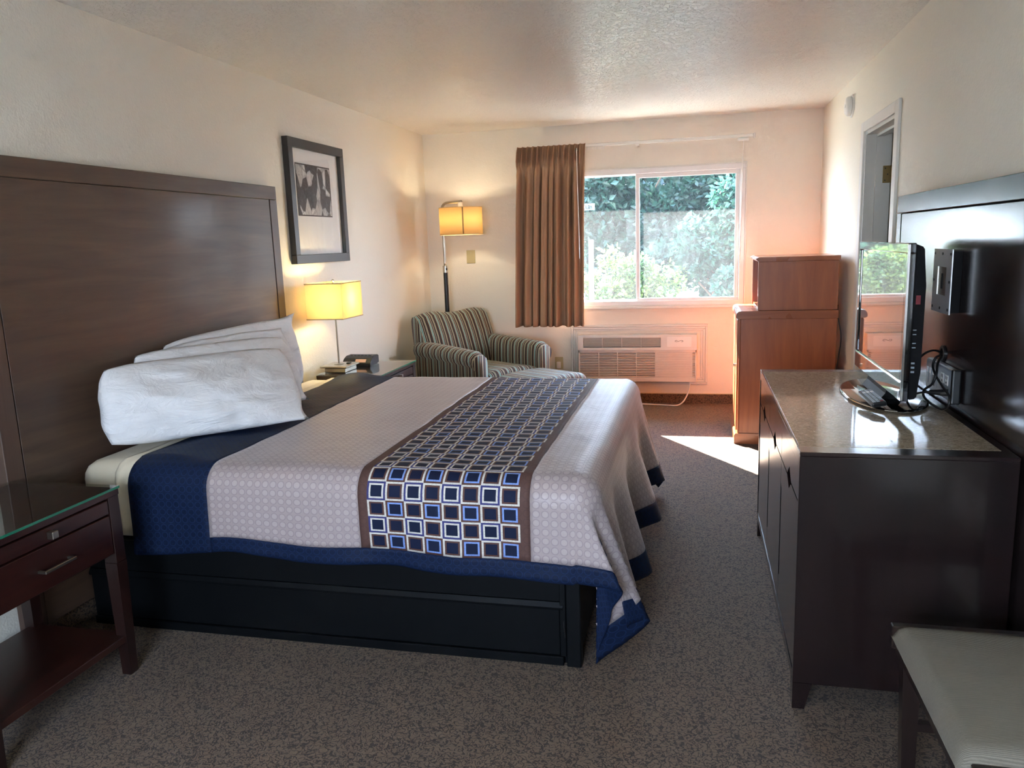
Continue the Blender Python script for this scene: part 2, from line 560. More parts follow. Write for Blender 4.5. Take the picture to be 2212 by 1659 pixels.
def tube(bm, pts, r, n=8, sub=6):
    P = smooth_path(pts, sub) if sub > 1 else [Vector(p) for p in pts]
    prev = None; nrm = None
    for i, p in enumerate(P):
        d = (P[min(i+1, len(P)-1)] - P[max(i-1, 0)]).normalized()
        if nrm is None:
            nrm = d.orthogonal().normalized()
        else:
            nrm = (nrm - d*nrm.dot(d)).normalized()
        b = d.cross(nrm)
        ring = [bm.verts.new(p + nrm*r*math.cos(2*math.pi*k/n) + b*r*math.sin(2*math.pi*k/n)) for k in range(n)]
        if prev:
            for k in range(n):
                bm.faces.new((prev[k], prev[(k+1) % n], ring[(k+1) % n], ring[k]))
        else:
            bm.faces.new(ring[::-1])
        prev = ring
    bm.faces.new(prev)
    return bm


def lathe(bm, prof, c, n=32, sx=1.0, sy=1.0, axis=2, closed=False):
    """prof: (radius, height) pairs"""
    rings = []
    for r, h in prof:
        ring = []
        for i in range(n):
            a = 2*math.pi*i/n
            if axis == 2:
                p = (c[0]+r*sx*math.cos(a), c[1]+r*sy*math.sin(a), c[2]+h)
            else:
                p = (c[0]+h, c[1]+r*math.cos(a), c[2]+r*math.sin(a))
            ring.append(bm.verts.new(p))
        rings.append(ring)
    for j in range(len(rings)-1):
        for i in range(n):
            bm.faces.new((rings[j][i], rings[j][(i+1) % n], rings[j+1][(i+1) % n], rings[j+1][i]))
    if not closed:
        bm.faces.new(rings[0][::-1]); bm.faces.new(rings[-1])
    return bm


def grid_mesh(name, P, UV=None, flip=False):
    """P[i][j] points -> mesh with optional UVs"""
    ni, nj = len(P), len(P[0])
    verts = [tuple(P[i][j]) for i in range(ni) for j in range(nj)]
    faces = []; uvs = []
    for i in range(ni-1):
        for j in range(nj-1):
            q = [(i, j), (i+1, j), (i+1, j+1), (i, j+1)]
            if flip:
                q = q[::-1]
            faces.append([a*nj+b for a, b in q])
            if UV:
                uvs += [UV[a][b] for a, b in q]
    me = bpy.data.meshes.new(name); me.from_pydata(verts, [], faces); me.update()
    if UV:
        l = me.uv_layers.new(name='UVMap')
        for k, uv in enumerate(uvs):
            l.data[k].uv = uv
    return me


# ------------------------------------------------------------------ the room
T = 0.14
struct(mk('floor', B(-T, W+T, YN-T, D+T, -0.12, 0.0), 'carpet'))
struct(mk('ceiling', B(-T, W+T, YN-T, D+T, H, H+0.12), 'ceiling'))
struct(mk('wall_left', B(-T, 0, YN, D, 0, H), 'wall'))
WX0, WX1, WZ0, WZ1 = 1.045, 2.815, 0.868, 2.044       # window opening in the far wall
bm = bmesh.new()
for a in ((-T, WX0, D, D+T, 0, H), (WX1, W+T, D, D+T, 0, H), (WX0, WX1, D, D+T, 0, WZ0), (WX0, WX1, D, D+T, WZ1, H)):
    box(bm, *a)
struct(mk('wall_back', bm, 'wall_back'))
DY0, DY1, DZ = 4.475, 5.235, 2.04                       # doorway in the right wall
bm = bmesh.new()
for a in ((W, W+T, YN, DY0, 0, H), (W, W+T, DY1, D, 0, H), (W, W+T, DY0, DY1, DZ, H)):
    box(bm, *a)
struct(mk('wall_right', bm, 'wall'))
NX0, NX1, NZ0, NZ1 = 1.05, 2.45, 0.70, 1.90             # window in the wall behind the photographer
bm = bmesh.new()
for a in ((-T, NX0, YN-T, YN, 0, H), (NX1, W+T, YN-T, YN, 0, H), (NX0, NX1, YN-T, YN, 0, NZ0), (NX0, NX1, YN-T, YN, NZ1, H)):
    box(bm, *a)
struct(mk('wall_near', bm, 'wall'))
# carpeted baseboards with a paint line above
bb = struct(mk('baseboard_back', B(0.014, W-0.014, D-0.014, D, 0, 0.082, 0.003), 'carpet'))
mk('paint_line', B(0.0, W, D-0.006, D, 0.082, 0.088), 'ivory', bb)
bb = struct(mk('baseboard_left', B(0, 0.014, YN, D-0.014, 0, 0.095, 0.003), 'carpet'))
mk('paint_line', B(0, 0.006, YN, D, 0.095, 0.101), 'ivory', bb)
struct(mk('baseboard_right', B(W-0.014, W, YN, DY0-0.08, 0, 0.082, 0.003), 'carpet'))


def frame_rect(bm, x0, x1, z0, z1, w, y0, y1, bev=0.003):
    box(bm, x0, x1, y0, y1, z1-w, z1, bev); box(bm, x0, x1, y0, y1, z0, z0+w, bev)
    box(bm, x0, x0+w, y0, y1, z0+w, z1-w, bev); box(bm, x1-w, x1, y0, y1, z0+w, z1-w, bev)
    return bm


w1 = struct(mk('window_1', frame_rect(bmesh.new(), WX0, WX1, WZ0, WZ1, 0.045, D-0.012, D+0.10), 'vinyl'), 'white vinyl sliding window in the far wall')
mk('sash', frame_rect(bmesh.new(), 1.905, WX1-0.045, WZ0+0.034, WZ1-0.045, 0.034, D+0.012, D+0.045), 'vinyl', w1)
mk('pane', B(1.939, WX1-0.079, D+0.028, D+0.032, WZ0+0.066, WZ1-0.079), 'pane', w1)
mk('sash', frame_rect(bmesh.new(), WX0+0.045, 1.935, WZ0+0.034, WZ1-0.03, 0.022, D+0.055, D+0.085), 'vinyl', w1)
mk('pane', B(WX0+0.065, 1.915, D+0.068, D+0.072, WZ0+0.055, WZ1-0.05), 'pane', w1)
lt = mk('latch', B(1.890, 1.904, D+0.0, D+0.012, 1.27, 1.36, 0.003), 'chrome', w1)
mk('sill', B(WX0-0.01, WX1+0.01, D-0.03, D-0.011, WZ0-0.022, WZ0, 0.004), 'white_trim', w1)
bm = bmesh.new()                                        # raised moulding line round the opening
frame_rect(bm, WX0-0.010, WX1+0.012, WZ0, WZ1+0.010, 0.012, D-0.016, D-0.002, 0.002)
mk('casing', bm, 'white_trim', w1)
w2 = struct(mk('window_2', frame_rect(bmesh.new(), NX0, NX1, NZ0, NZ1, 0.05, YN-0.10, YN+0.01), 'vinyl'), 'white framed window behind the photographer')
mk('mullion', B(1.73, 1.77, YN-0.08, YN-0.02, NZ0+0.05, NZ1-0.05), 'vinyl', w2)
mk('pane', B(NX0+0.05, NX1-0.05, YN-0.055, YN-0.051, NZ0+0.05, NZ1-0.05), 'pane_clear', w2)

# sticker on the glass with printed letters
tt = NT('sticker_film')
_a = tt.n('ShaderNodeBsdfTransparent', {0: (1, 1, 1, 1)}); _b = tt.n('ShaderNodeBsdfTranslucent', {0: (0.9, 0.93, 0.95, 1)})
_m = tt.n('ShaderNodeMixShader', {0: 0.07, 1: _a.outputs[0], 2: _b.outputs[0]}); tt.t.links.new(_m.outputs[0], tt.out.inputs[0])
st = tag(mk('window_sticker', B(1.44, 1.545, D+0.064, D+0.067, 1.715, 1.775), tt.m), 'pale printed sticker on the left pane beside the curtain', 'sticker')
fc = bpy.data.curves.new('letters', 'FONT'); fc.body = 'LBS.'; fc.size = 0.042; fc.extrude = 0.0004
fo = bpy.data.objects.new('letters', fc); COL.objects.link(fo)
dg = bpy.context.evaluated_depsgraph_get(); me = bpy.data.meshes.new_from_object(fo.evaluated_get(dg)); bpy.data.objects.remove(fo)
me.transform(Matrix.Translation((1.462, D+0.0632, 1.728)) @ Matrix.Rotation(R(90), 4, 'X'))
me.materials.clear()
link_mesh('lettering', me, 'black_plastic', st)

# doorway: casings, jambs, stop, hinge, open door and the unlit room behind
d1 = struct(mk('trim_1', B(W-0.016, W, DY0-0.082, DY0-0.004, 0, DZ+0.060, 0.003), 'white_trim'), 'white door casing on the right wall')
mk('casing', B(W-0.016, W, DY1+0.004, DY1+0.082, 0, DZ+0.060, 0.003), 'white_trim', d1)
mk('casing', B(W-0.016, W, DY0-0.004, DY1+0.004, DZ+0.002, DZ+0.060, 0.003), 'white_trim', d1)
mk('jamb', B(W-0.004, W+T, DY1-0.02, DY1, 0, DZ), 'jamb', d1)
mk('jamb', B(W-0.004, W+T, DY0, DY0+0.02, 0, DZ), 'jamb', d1)
mk('jamb', B(W-0.004, W+T, DY0+0.02, DY1-0.02, DZ-0.02, DZ), 'jamb', d1)
mk('stop', B(W+0.055, W+0.095, DY1-0.034, DY1-0.02, 0, DZ-0.02), 'jamb', d1)
mk('stop', B(W+0.055, W+0.095, DY0+0.02, DY1-0.034, DZ-0.034, DZ-0.02), 'jamb', d1)
hg = mk('hinge', B(W+0.097, W+T, DY1-0.0225, DY1-0.02, 1.735, 1.835), 'brass', d1)
cyl(bm := bmesh.new(), (W+T+0.006, DY1-0.026, 1.733), (W+T+0.006, DY1-0.026, 1.837), 0.007, n=10)
mk('knuckle', bm, 'brass', hg)
bm = bmesh.new()
for k, (hx, hz) in enumerate(((0.110, 1.75), (0.124, 1.785), (0.110, 1.82))):
    cyl(bm, (W+hx, DY1-0.0225, hz), (W+hx, DY1-0.0245, hz), 0.004, n=8)
mk('screw', bm, 'black_plastic', hg)
dd = struct(mk('door_1', B(W+T+0.012, W+T+0.77, DY1-0.062, DY1-0.022, 0.01, DZ-0.03, 0.002), 'door_dark'), 'dark brown door standing open into the unlit room')
cyl(bm := bmesh.new(), (W+T+0.70, DY1-0.11, 0.95), (W+T+0.70, DY1-0.062, 0.95), 0.025, n=14)
mk('knob', bm, 'nickel', dd)
bm = bmesh.new()
x0, x1, y0, y1 = W+T, W+T+1.4, 4.1, 5.9
for a in ((x1, x1+0.1, y0, y1, 0, H), (x0, x1, y1, y1+0.1, 0, H), (x0, x1, y0-0.1, y0, 0, H), (x0, x1+0.1, y0-0.1, y1+0.1, H, H+0.1), (x0, x1+0.1, y0-0.1, y1+0.1, -0.12, 0)):
    box(bm, *a)
struct(mk('wall_side_room', bm, 'wall'))

# ------------------------------------------------------------------ headboard
hb = thing('headboard', 'wide dark brown wooden headboard mounted on the left wall behind the bed', 'headboard', (0.02, 3.18, 0.1))
HX = 0.052
mk('top_rail', B(0.002, HX, 2.168, 4.192, 1.748, 1.822, 0.002), 'hb', hb)
mk('stile', B(0.002, HX, 4.116, 4.192, 0.10, 1.7465, 0.002), 'hb_v', hb)
mk('stile', B(0.002, HX, 2.168, 2.244, 0.10, 1.7465, 0.002), 'hb_v', hb)
mk('panel', B(0.002, HX-0.002, 2.249, 4.111, 0.10, 1.7462, 0.001), 'hb', hb)
mk('backing', B(0.001, 0.03, 2.24, 4.12, 0.10, 1.75), 'dark_gap', hb)

# ------------------------------------------------------------------ framed picture
pf = thing('framed_picture', 'square black framed black-and-white flower photograph with white mat on left wall', 'picture', (0.0, 4.78, 1.75))
PY0, PY1, PZ0, PZ1 = 4.398, 5.160, 1.373, 2.132
bm = bmesh.new(); fw = 0.055
for a in ((PY0, PY1, PZ1-fw, PZ1), (PY0, PY1, PZ0, PZ0+fw), (PY0, PY0+fw, PZ0+fw, PZ1-fw), (PY1-fw, PY1, PZ0+fw, PZ1-fw)):
    box(bm, 0.001, 0.040, a[0], a[1], a[2], a[3], 0.002)
mk('frame', bm, plain('picture_frame_black', '2a2523', 0.4), pf)
mk('mat', B(0.004, 0.014, PY0+fw, PY1-fw, PZ0+fw, PZ1-fw), plain('mat_board', 'efeeea', 0.7), pf)
ph = mk('photo_border', B(0.0142, 0.0152, 4.512, 4.980, 1.668, 1.990), plain('photo_edge', '3a332f', 0.6), pf)
mk('photo_print', B(0.0153, 0.016, 4.519, 4.973, 1.676, 1.982), 'print', ph)
mk('glass', B(0.019, 0.0205, PY0+fw, PY1-fw, PZ0+fw, PZ1-fw), 'pic_glass', pf)


# ------------------------------------------------------------------ nightstands (local origin: back right corner on floor, front faces +x)
def make_nightstand(label):
    n = thing('nightstand', label, 'nightstand', (0, 0, 0), 'matching nightstands')
    DX, WY, TZ = 0.440, 0.605, 0.685
    def leg(cx, cy):
        bm = bmesh.new()
        box(bm, cx-0.024, cx+0.024, cy-0.024, cy+0.024, 0.42, TZ-0.008, 0.002)
        frustum(bm, (cx, cy, 0.42), (0.024, 0.024), (cx, cy, 0.0), (0.018, 0.018))
        return bm
    for cx in (0.026, DX-0.026):
        for cy in (-0.026, -WY+0.026):
            mk('leg', leg(cx, cy), 'ns_dark', n)
    mk('top', B(0.0, DX, -WY, 0, TZ-0.030, TZ-0.008, 0.002), 'ns', n)
    g = mk('glass_top', B(0.0, DX+0.002, -WY-0.002, 0.002, TZ-0.008, TZ), 'glass_top', n)
    bm = bmesh.new()
    box(bm, DX+0.002, DX+0.0035, -WY-0.002, 0.002, TZ-0.008, TZ)
    mk('glass_edge', bm, 'glass_edge', g)
    mk('side_panel', B(0.04, DX-0.05, -0.040, -0.010, 0.445, TZ-0.03), 'ns', n)
    mk('side_panel', B(0.04, DX-0.05, -WY+0.010, -WY+0.040, 0.445, TZ-0.03), 'ns', n)
    mk('back_panel', B(0.005, 0.02, -WY+0.05, -0.05, 0.445, TZ-0.03), 'ns_dark', n)
    mk('case_bottom', B(0.03, DX-0.03, -WY+0.04, -0.04, 0.445, 0.455), 'ns_dark', n)
    tray = mk('pull_out_tray', B(DX-0.2, DX-0.004, -WY+0.052, -0.052, 0.600, 0.648, 0.002), 'ns', n)
    yc = -WY/2
    mk('knob', B(DX-0.004, DX+0.020, yc-0.012, yc+0.012, 0.612, 0.636, 0.002), 'nickel', tray)
    dr = mk('drawer', B(DX-0.3, DX-0.004, -WY+0.052, -0.052, 0.458, 0.594, 0.002), 'ns', n)
    bm = bmesh.new()
    box(bm, DX+0.018, DX+0.026, yc-0.062, yc+0.062, 0.521, 0.531, 0.0015)
    for s in (-1, 1):
        box(bm, DX-0.004, DX+0.020, yc+s*0.058-0.004, yc+s*0.058+0.004, 0.522, 0.530)
    mk('handle', bm, 'nickel', dr)
    mk('shelf', B(0.02, DX-0.012, -WY+0.02, -0.02, 0.125, 0.150, 0.002), 'ns', n)
    return n


ns1 = make_nightstand('dark mahogany nightstand with glass top and drawer in the lower left foreground')
ns2 = copy_tree(ns1); ns2['label'] = 'dark mahogany nightstand beyond the bed holding the table lamp and clock'
ns1.location = (0.054, 2.185, 0); ns2.location = (0.102, 5.008, 0)

# ------------------------------------------------------------------ bed
bed = thing('bed_base', 'black painted wooden box bed base with moulded side panels on the carpet', 'bed base', (1.05, 3.40, 0))
BX0, BX1, BY0, BY1 = 0.065, 2.045, 2.452, 4.360
mk('core', B(BX0+0.02, BX1-0.02, BY0+0.03, BY1-0.03, 0.0, 0.355), 'black_base', bed)
for yy, s in ((BY0, 1), (BY1, -1)):
    def yb(a, b):
        p, q = yy+s*a, yy+s*b
        return (min(p, q), max(p, q))
    mk('lower_panel', B(BX0, BX1-0.075, *yb(0.014, 0.032), 0.035, 0.205, 0.002), 'black_base', bed)
    mk('upper_panel', B(BX0, BX1-0.065, *yb(0.012, 0.032), 0.236, 0.360, 0.002), 'black_base', bed)
    mk('ledge_moulding', prism(bmesh.new(), [(yy+s*0.030, 0.207), (yy+s*0.004, 0.209), (yy+s*0.002, 0.218), (yy+s*0.012, 0.234), (yy+s*0.030, 0.234)], 0, BX0, BX1-0.062), 'black_base', bed)
    mk('bottom_rail', B(BX0, BX1-0.062, *yb(0.004, 0.032), 0.0, 0.033, 0.003), 'black_base', bed)
    mk('panel_stile', B(BX1-0.073, BX1-0.052, *yb(0.006, 0.032), 0.035, 0.36, 0.002), 'black_base', bed)
    mk('corner_post', B(BX1-0.050, BX1, *yb(0.0, 0.05), 0.0, 0.36, 0.003), 'black_base', bed)
mk('foot_panel', B(BX1-0.03, BX1-0.008, BY0+0.05, BY1-0.05, 0.03, 0.35), 'black_base', bed)
bm = bmesh.new()
tube(bm, [(1.985, BY0+0.012, 0.19), (1.987, BY0+0.006, 0.15), (1.990, BY0+0.006, 0.12), (1.988, BY0+0.010, 0.10)], 0.003, 6)
mk('pull_strap', bm, 'black_cord', bed)

bm = B(0.068, 2.055, 2.455, 4.358, 0.362, 0.672, 0.07, 4)
mt = tag(mk('mattress', bm, 'sheet', None, True), 'thick mattress in a cream fitted sheet on the black bed base', 'mattress')

# cream flat sheet hanging past the navy band
def edge_profile(o, Rr):
    """overhang o past the start of the rounded edge -> (out, down)"""
    L = Rr*math.pi/2
    if o <= 0:
        return 0.0, 0.0
    if o < L:
        a = o/Rr
        return Rr*math.sin(a), Rr*(1-math.cos(a))
    return Rr, Rr + (o-L)


P = []
ny = 70
for i in range(23):
    x = 0.255 + i*0.010
    row = []
    for j in range(ny+1):
        t = -0.33 + (1.86+0.66)*j/ny           # along y
        if t < 0:
            h, d = edge_profile(-t, 0.075); y = 2.518 - h
        elif t > 1.80:
            h, d = edge_profile(t-1.80, 0.075); y = 4.318 + h
        else:
            d, y = 0.0, 2.518 + t
        wv = 0.006*noise.noise(Vector((x*14, t*6, 2.0)))
        fold = 0.010*math.exp(-((x-0.275)/0.012)**2) if t < -0.05 else 0.0
        row.append((x + 0.02*noise.noise(Vector((t*3, 1.0, 0))), y - fold - (abs(wv) if t < 0 else 0), 0.680 - d + abs(wv) + (0.035*(x-0.255)/0.2 if t < -0.2 else 0)))
    P.append(row)
me = grid_mesh('flat_sheet', P)
fs = link_mesh('flat_sheet', me, 'sheet', None, True)
sm = fs.modifiers.new('thick', 'SOLIDIFY'); sm.thickness = 0.003
tag(fs, 'cream flat sheet edge hanging out beside the navy band of the bedspread', 'sheet')

# bedspread: grid in cloth coordinates (s along the bed, t across it)
XE, YNR, YFR, ZT, RR = 2.03, 2.500, 4.280, 0.690, 0.09
S0 = 0.345; S_END = XE - S0
OF, ON = 0.60, 0.405
ARC = RR*math.pi/2
BAND0, BAND1, HEADB = 0.930, 1.545, 0.335


def key_interp(keys, f):
    for (a, va), (b, vb) in zip(keys, keys[1:]):
        if f <= b:
            t = (f-a)/(b-a); t = t*t*(3-2*t) * 0.5 + t*0.5
            return tuple(p+(q-p)*t for p, q in zip(va, vb))
    return keys[-1][1]


NEARK = [(0, (0.0, -0.02)), (26, (0.40, -0.06)), (40, (0.16, 0.05)), (56, (-0.02, 0.02)), (70, (0.32, 0.20)), (90, (0.17, 0.0))]
FARK = [(0, (0.0, 0.02)), (25, (0.22, 0.06)), (45, (0.05, 0.10)), (62, (0.26, 0.12)), (90, (0.17, 0.0))]


def spread_pos(s, t):
    """s from the head edge; t = 0 at the near edge start, 1.81 at the far edge start"""
    a = s - S_END                              # past the foot edge
    WT = YFR - YNR
    x = S0 + min(s, S_END)
    y = YNR + max(0.0, min(t, WT)); z = ZT
    b = -t if t < 0 else (t-WT if t > WT else 0.0); sg = -1 if t < 0 else 1
    wr = noise.noise(Vector((s*3.1, t*3.1, 0.3)))
    fine = noise.noise(Vector((s*9, t*9, 4.3)))
    top_w = 0.006*wr + 0.003*fine
    if a <= 0 and b <= 0:
        # the cloth bulges over the sheet fold near the head and is loose along the middle
        bump = 0.012*math.exp(-((s-0.10)/0.10)**2) + (0.018*math.exp(-((s-0.12)/0.12)**2)*math.exp(-((t-1.72)/0.12)**2))
        z += top_w + bump
        return (x + (0.012*math.sin(t*2.2) if s < 0.7 else 0.0), y, z)
    if a <= 0:
        h, d = edge_profile(b, RR)
        k = max(0, b-ARC)
        rip = 0.020*k/0.26*noise.noise(Vector((s*4.2, 7.7 if sg < 0 else 1.1, 0.0))) + 0.006*fine*k/0.2
        y += sg*(h + 0.02*k) + rip
        lift = 0.055*k/0.26*(noise.noise(Vector((s*2.3, 3.1 if sg < 0 else 9.0, 0.5)))*0.5 + 0.30*math.exp(-((s-0.47)/0.16)**2))
        return (x + (0.012*math.sin(t*2.2) if s < 0.7 else 0.0), y, z - d + top_w*max(0, 1-b/ARC) + lift)
    if b <= 0:
        h, d = edge_profile(a, RR)
        k = max(0, a-ARC)
        fold = (0.055*math.sin(t*13.0 + 1.5*math.sin(t*3.1)) + 0.03*noise.noise(Vector((t*7, 2.2, a))))*(k/0.46)**1.1
        edge = min(1, t/0.10, (WT-t)/0.10)
        x += h + 0.17*k + fold*edge
        return (x, y, z - d*1.0 + top_w*max(0, 1-a/ARC) + 0.015*math.sin(t*9)*k/0.4*edge)
    r = math.hypot(a, b); f = math.degrees(math.atan2(a, b))
    hx, hy = key_interp(NEARK if sg < 0 else FARK, f)
    h, d = edge_profile(r, RR)
    k = max(0.0, r-ARC)
    nx, nyv = math.sin(R(f)), math.cos(R(f))
    vz = math.sqrt(max(0.0, 1-hx*hx-hy*hy)) if True else 1
    arc_d = d - k if r > ARC else d
    return (x + nx*h + hx*k, y + sg*nyv*h + (hy*k if sg < 0 else hy*k), z - arc_d - vz*k)


def lin_pts(stops, step):
    out = []
    for a, b in zip(stops, stops[1:]):
        n = max(1, round((b-a)/step))
        out += [a + (b-a)*i/n for i in range(n)]
    return out + [stops[-1]]


WT = YFR-YNR; HB = 0.066; HF = 0.090
ss = lin_pts([0, HEADB, BAND0, BAND1, S_END, S_END+ARC, S_END+OF-HF, S_END+OF], 0.018)
tv = lin_pts([-ON, -ON+HB, -ARC, 0, WT, WT+ARC, WT+ON-HB, WT+ON], 0.018)
grid = [[spread_pos(s, t) for t in tv] for s in ss]
spread = thing('bedspread', 'taupe bedspread with navy borders and a square-patterned band draped over the bed', 'bedspread', (1.1, 3.4, 0.0))
TILE = 0.0640
MT['runner'] = runner_mat(BAND0+0.0345, -ON+HB-TILE*20, 0.0683, TILE)
cats = {'head_band': ('navy', []), 'hem_border': ('navy', []), 'patterned_band': ('runner', []), 'body': ('spread', [])}


def is_hem(s_, t_):
    a = s_-S_END; b = -t_ if t_ < 0 else t_-WT
    if a > 0.02 and b > 0.02:                  # hanging corners: the border turns there and widens
        f = math.degrees(math.atan2(a, b))
        if f > 57:
            return a > OF-HF
        if f > 28:
            return b > ON-0.19 or a > OF-HF
    return b > ON-HB or a > OF-HF


for i in range(len(ss)-1):
    for j in range(len(tv)-1):
        sc_, tc_ = (ss[i]+ss[i+1])/2, (tv[j]+tv[j+1])/2
        if sc_ < HEADB:
            k = 'head_band'
        elif is_hem(sc_, tc_):
            k = 'hem_border'
        elif BAND0 < sc_ < BAND1:
            k = 'patterned_band'
        else:
            k = 'body'
        cats[k][1].append((i, j))
for k, (m, cells) in cats.items():
    idx = {}; verts = []; faces = []; uvs = []
    for i, j in cells:
        f = []
        for a, b in ((i, j), (i+1, j), (i+1, j+1), (i, j+1)):
            if (a, b) not in idx:
                idx[(a, b)] = len(verts); verts.append(grid[a][b])
            f.append(idx[(a, b)]); uvs.append((ss[a], tv[b]))
        faces.append(f)
    me = bpy.data.meshes.new(k); me.from_pydata(verts, [], faces); me.update()
    l = me.uv_layers.new(name='UVMap')
    for q, uv in enumerate(uvs):
        l.data[q].uv = uv
    o = link_mesh(k, me, m, spread, True)
    sm = o.modifiers.new('thick', 'SOLIDIFY'); sm.thickness = 0.004; sm.offset = 1


# ------------------------------------------------------------------ pillows
def pillow(label, BL, BR, TL, TR, thick, seed, ear):
    BL, BR, TL, TR = map(Vector, (BL, BR, TL, TR))
    nu, nv = 56, 36
    nrm = ((BR-BL).cross(TL-BL)).normalized()
    if nrm.x < 0:
        nrm = -nrm
    bm = bmesh.new(); sides = []
    for sgn in (1, -1):
        rows = []
        for i in range(nu+1):
            u = i/nu; row = []
            for j in range(nv+1):
                v = j/nv
                # edges pull in between the corners
                cu, cv = 2*u-1, 2*v-1
                ku = 1 - 0.075*abs(cv)**3 - 0.012*noise.noise(Vector((v*5, seed, 0.2))); kv = 1 - 0.10*abs(cu)**4 - 0.02*noise.noise(Vector((u*4, seed, 7.2)))
                tipw = ear[2]*max(0, ear[0]*cu)**9*max(0, ear[1]*cv)**9      # one corner keeps its pointed ear
                uu = 0.5 + 0.5*cu*(ku+tipw); vv = 0.5 + 0.5*cv*(kv+tipw)
                p = (BL*(1-uu)+BR*uu)*(1-vv) + (TL*(1-uu)+TR*uu)*vv
                e = (max(0.0, math.sin(math.pi*u))**0.5)*(max(0.0, math.sin(math.pi*v))**0.62)
                th = thick*0.5*e
                du = min(u, 1-u); dv = min(v, 1-v)
                pleat = 0.012*math.sin(v*38+seed)*math.exp(-du*16)*e**0.3 + 0.008*math.sin(u*44+seed*2)*math.exp(-dv*14)
                wr = 0.016*noise.noise(Vector((u*4+seed, v*3, seed*1.3))) + 0.009*noise.noise(Vector((u*9+seed, v*6+u*4, 3.1)))
                rid = 0.022*(1-abs(noise.noise(Vector((u*3.3+v*2, v*5-u*2, seed+9)))*3))
                ed = 1.0 if (0 < i < nu and 0 < j < nv) else 0.0
                q = p + nrm*sgn*(th + (wr + pleat + rid*0.5)*ed*min(1, e*1.4))
                row.append(bm.verts.new(q))
            rows.append(row)
        sides.append(rows)
        for i in range(nu):
            for j in range(nv):
                bm.faces.new((rows[i][j], rows[i+1][j], rows[i+1][j+1], rows[i][j+1]))
    bmesh.ops.remove_doubles(bm, verts=bm.verts, dist=1e-5)
    return tag(mk('pillow', bm, 'pillow', None, True), label, 'pillow', 'white bed pillows')


pillow('frontmost white pillow leaning on the stack, fully visible', (0.17, 2.50, 0.715), (0.75, 3.075, 0.715), (0.135, 2.55, 1.035), (0.44, 3.46, 1.0), 0.21, 1.0, (1, -1, 0.09))
pillow('white pillow directly behind the frontmost pillow, second in the stack', (0.20, 2.70, 0.715), (0.52, 3.50, 0.715), (0.13, 2.74, 1.065), (0.36, 3.62, 1.035), 0.15, 2.3, (1, -1, 0.11))
pillow('white pillow third from the front, between two others', (0.19, 2.90, 0.72), (0.40, 3.72, 0.72), (0.13, 2.93, 1.065), (0.27, 3.75, 1.06), 0.12, 3.7, (1, 1, 0.05))
pillow('rearmost white pillow against the headboard with its pointed corner showing', (0.14, 2.97, 0.72), (0.33, 3.87, 0.72), (0.105, 2.96, 1.075), (0.20, 3.98, 1.10), 0.12, 5.1, (1, 1, 0.15))

# ------------------------------------------------------------------ table lamp and clock on the far nightstand
lx, ly = 0.20, 4.555
tl = thing('table_lamp', 'lit table lamp with square cream shade and stacked nickel base on far nightstand', 'lamp', (lx, ly, 0.685))
mk('base', B(lx-0.070, lx+0.070, ly-0.085, ly+0.085, 0.686, 0.712, 0.002), 'nickel', tl)
mk('base_gap', B(lx-0.066, lx+0.066, ly-0.080, ly+0.080, 0.712, 0.716), 'black_plastic', tl)
pl_ = mk('top_plate', B(lx-0.095, lx+0.085, ly-0.10, ly+0.105, 0.716, 0.727, 0.002), 'nickel', tl)
bm = bmesh.new(); box(bm, lx+0.03, lx+0.055, ly+0.02, ly+0.05, 0.727, 0.735, 0.002)
mk('switch', bm, 'black_plastic', pl_)
cyl(bm := bmesh.new(), (lx-0.01, ly, 0.727), (lx-0.01, ly, 1.262), 0.0055, n=12)
mk('stem', bm, 'nickel', tl)
lathe(bm := bmesh.new(), [(0.030, 0), (0.030, 0.004), (0.010, 0.008)], (lx-0.01, ly, 0.727), 16)
mk('collar', bm, 'nickel', tl)
bm = bmesh.new(); SX0, SX1, SY0, SY1, SZ0, SZ1 = 0.075, 0.318, 4.395, 4.690, 1.028, 1.252
ring = []
for z in (SZ0, SZ1):
    ring.append([bm.verts.new(p) for p in ((SX0, SY0, z), (SX1, SY0, z), (SX1, SY1, z), (SX0, SY1, z))])
for i in range(4):
    bm.faces.new((ring[0][i], ring[0][(i+1) % 4], ring[1][(i+1) % 4], ring[1][i]))
sh = mk('shade', bm, 'shade', tl); sm = sh.modifiers.new('thick', 'SOLIDIFY'); sm.thickness = 0.0015
for z in (SZ0, SZ1-0.006):
    bm = bmesh.new()
    for a in ((SX0-.002, SX1+.002, SY0-.002, SY0), (SX0-.002, SX1+.002, SY1, SY1+.002), (SX0-.002, SX0, SY0, SY1), (SX1, SX1+.002, SY0, SY1)):
        box(bm, *a, z, z+0.006)
    mk('shade_trim', bm, plain('shade_trim', 'c9ad7c', 0.8), sh)
bm = bmesh.new()
cyl(bm, (SX0, (SY0+SY1)/2, 1.243), (SX1, (SY0+SY1)/2, 1.243), 0.002, n=6)
cyl(bm, (lx-0.01, SY0, 1.243), (lx-0.01, SY1, 1.243), 0.002, n=6)
mk('shade_spider', bm, 'nickel', sh)
lathe(bm := bmesh.new(), [(0.004, 0), (0.009, 0.006), (0.009, 0.012), (0.003, 0.018)], (lx-0.01, ly, 1.252), 12)
mk('finial', bm, 'nickel', tl)


def bulb(name, loc, watts, col, rad=0.03):
    l = bpy.data.lights.new(name, 'POINT'); l.energy = watts; l.color = col; l.shadow_soft_size = rad
    o = bpy.data.objects.new(name, l); COL.objects.link(o); o.location = loc


bulb('table_lamp_bulb', (lx+0.025, ly-0.02, 1.15), 2.3, (1.0, 0.87, 0.52))

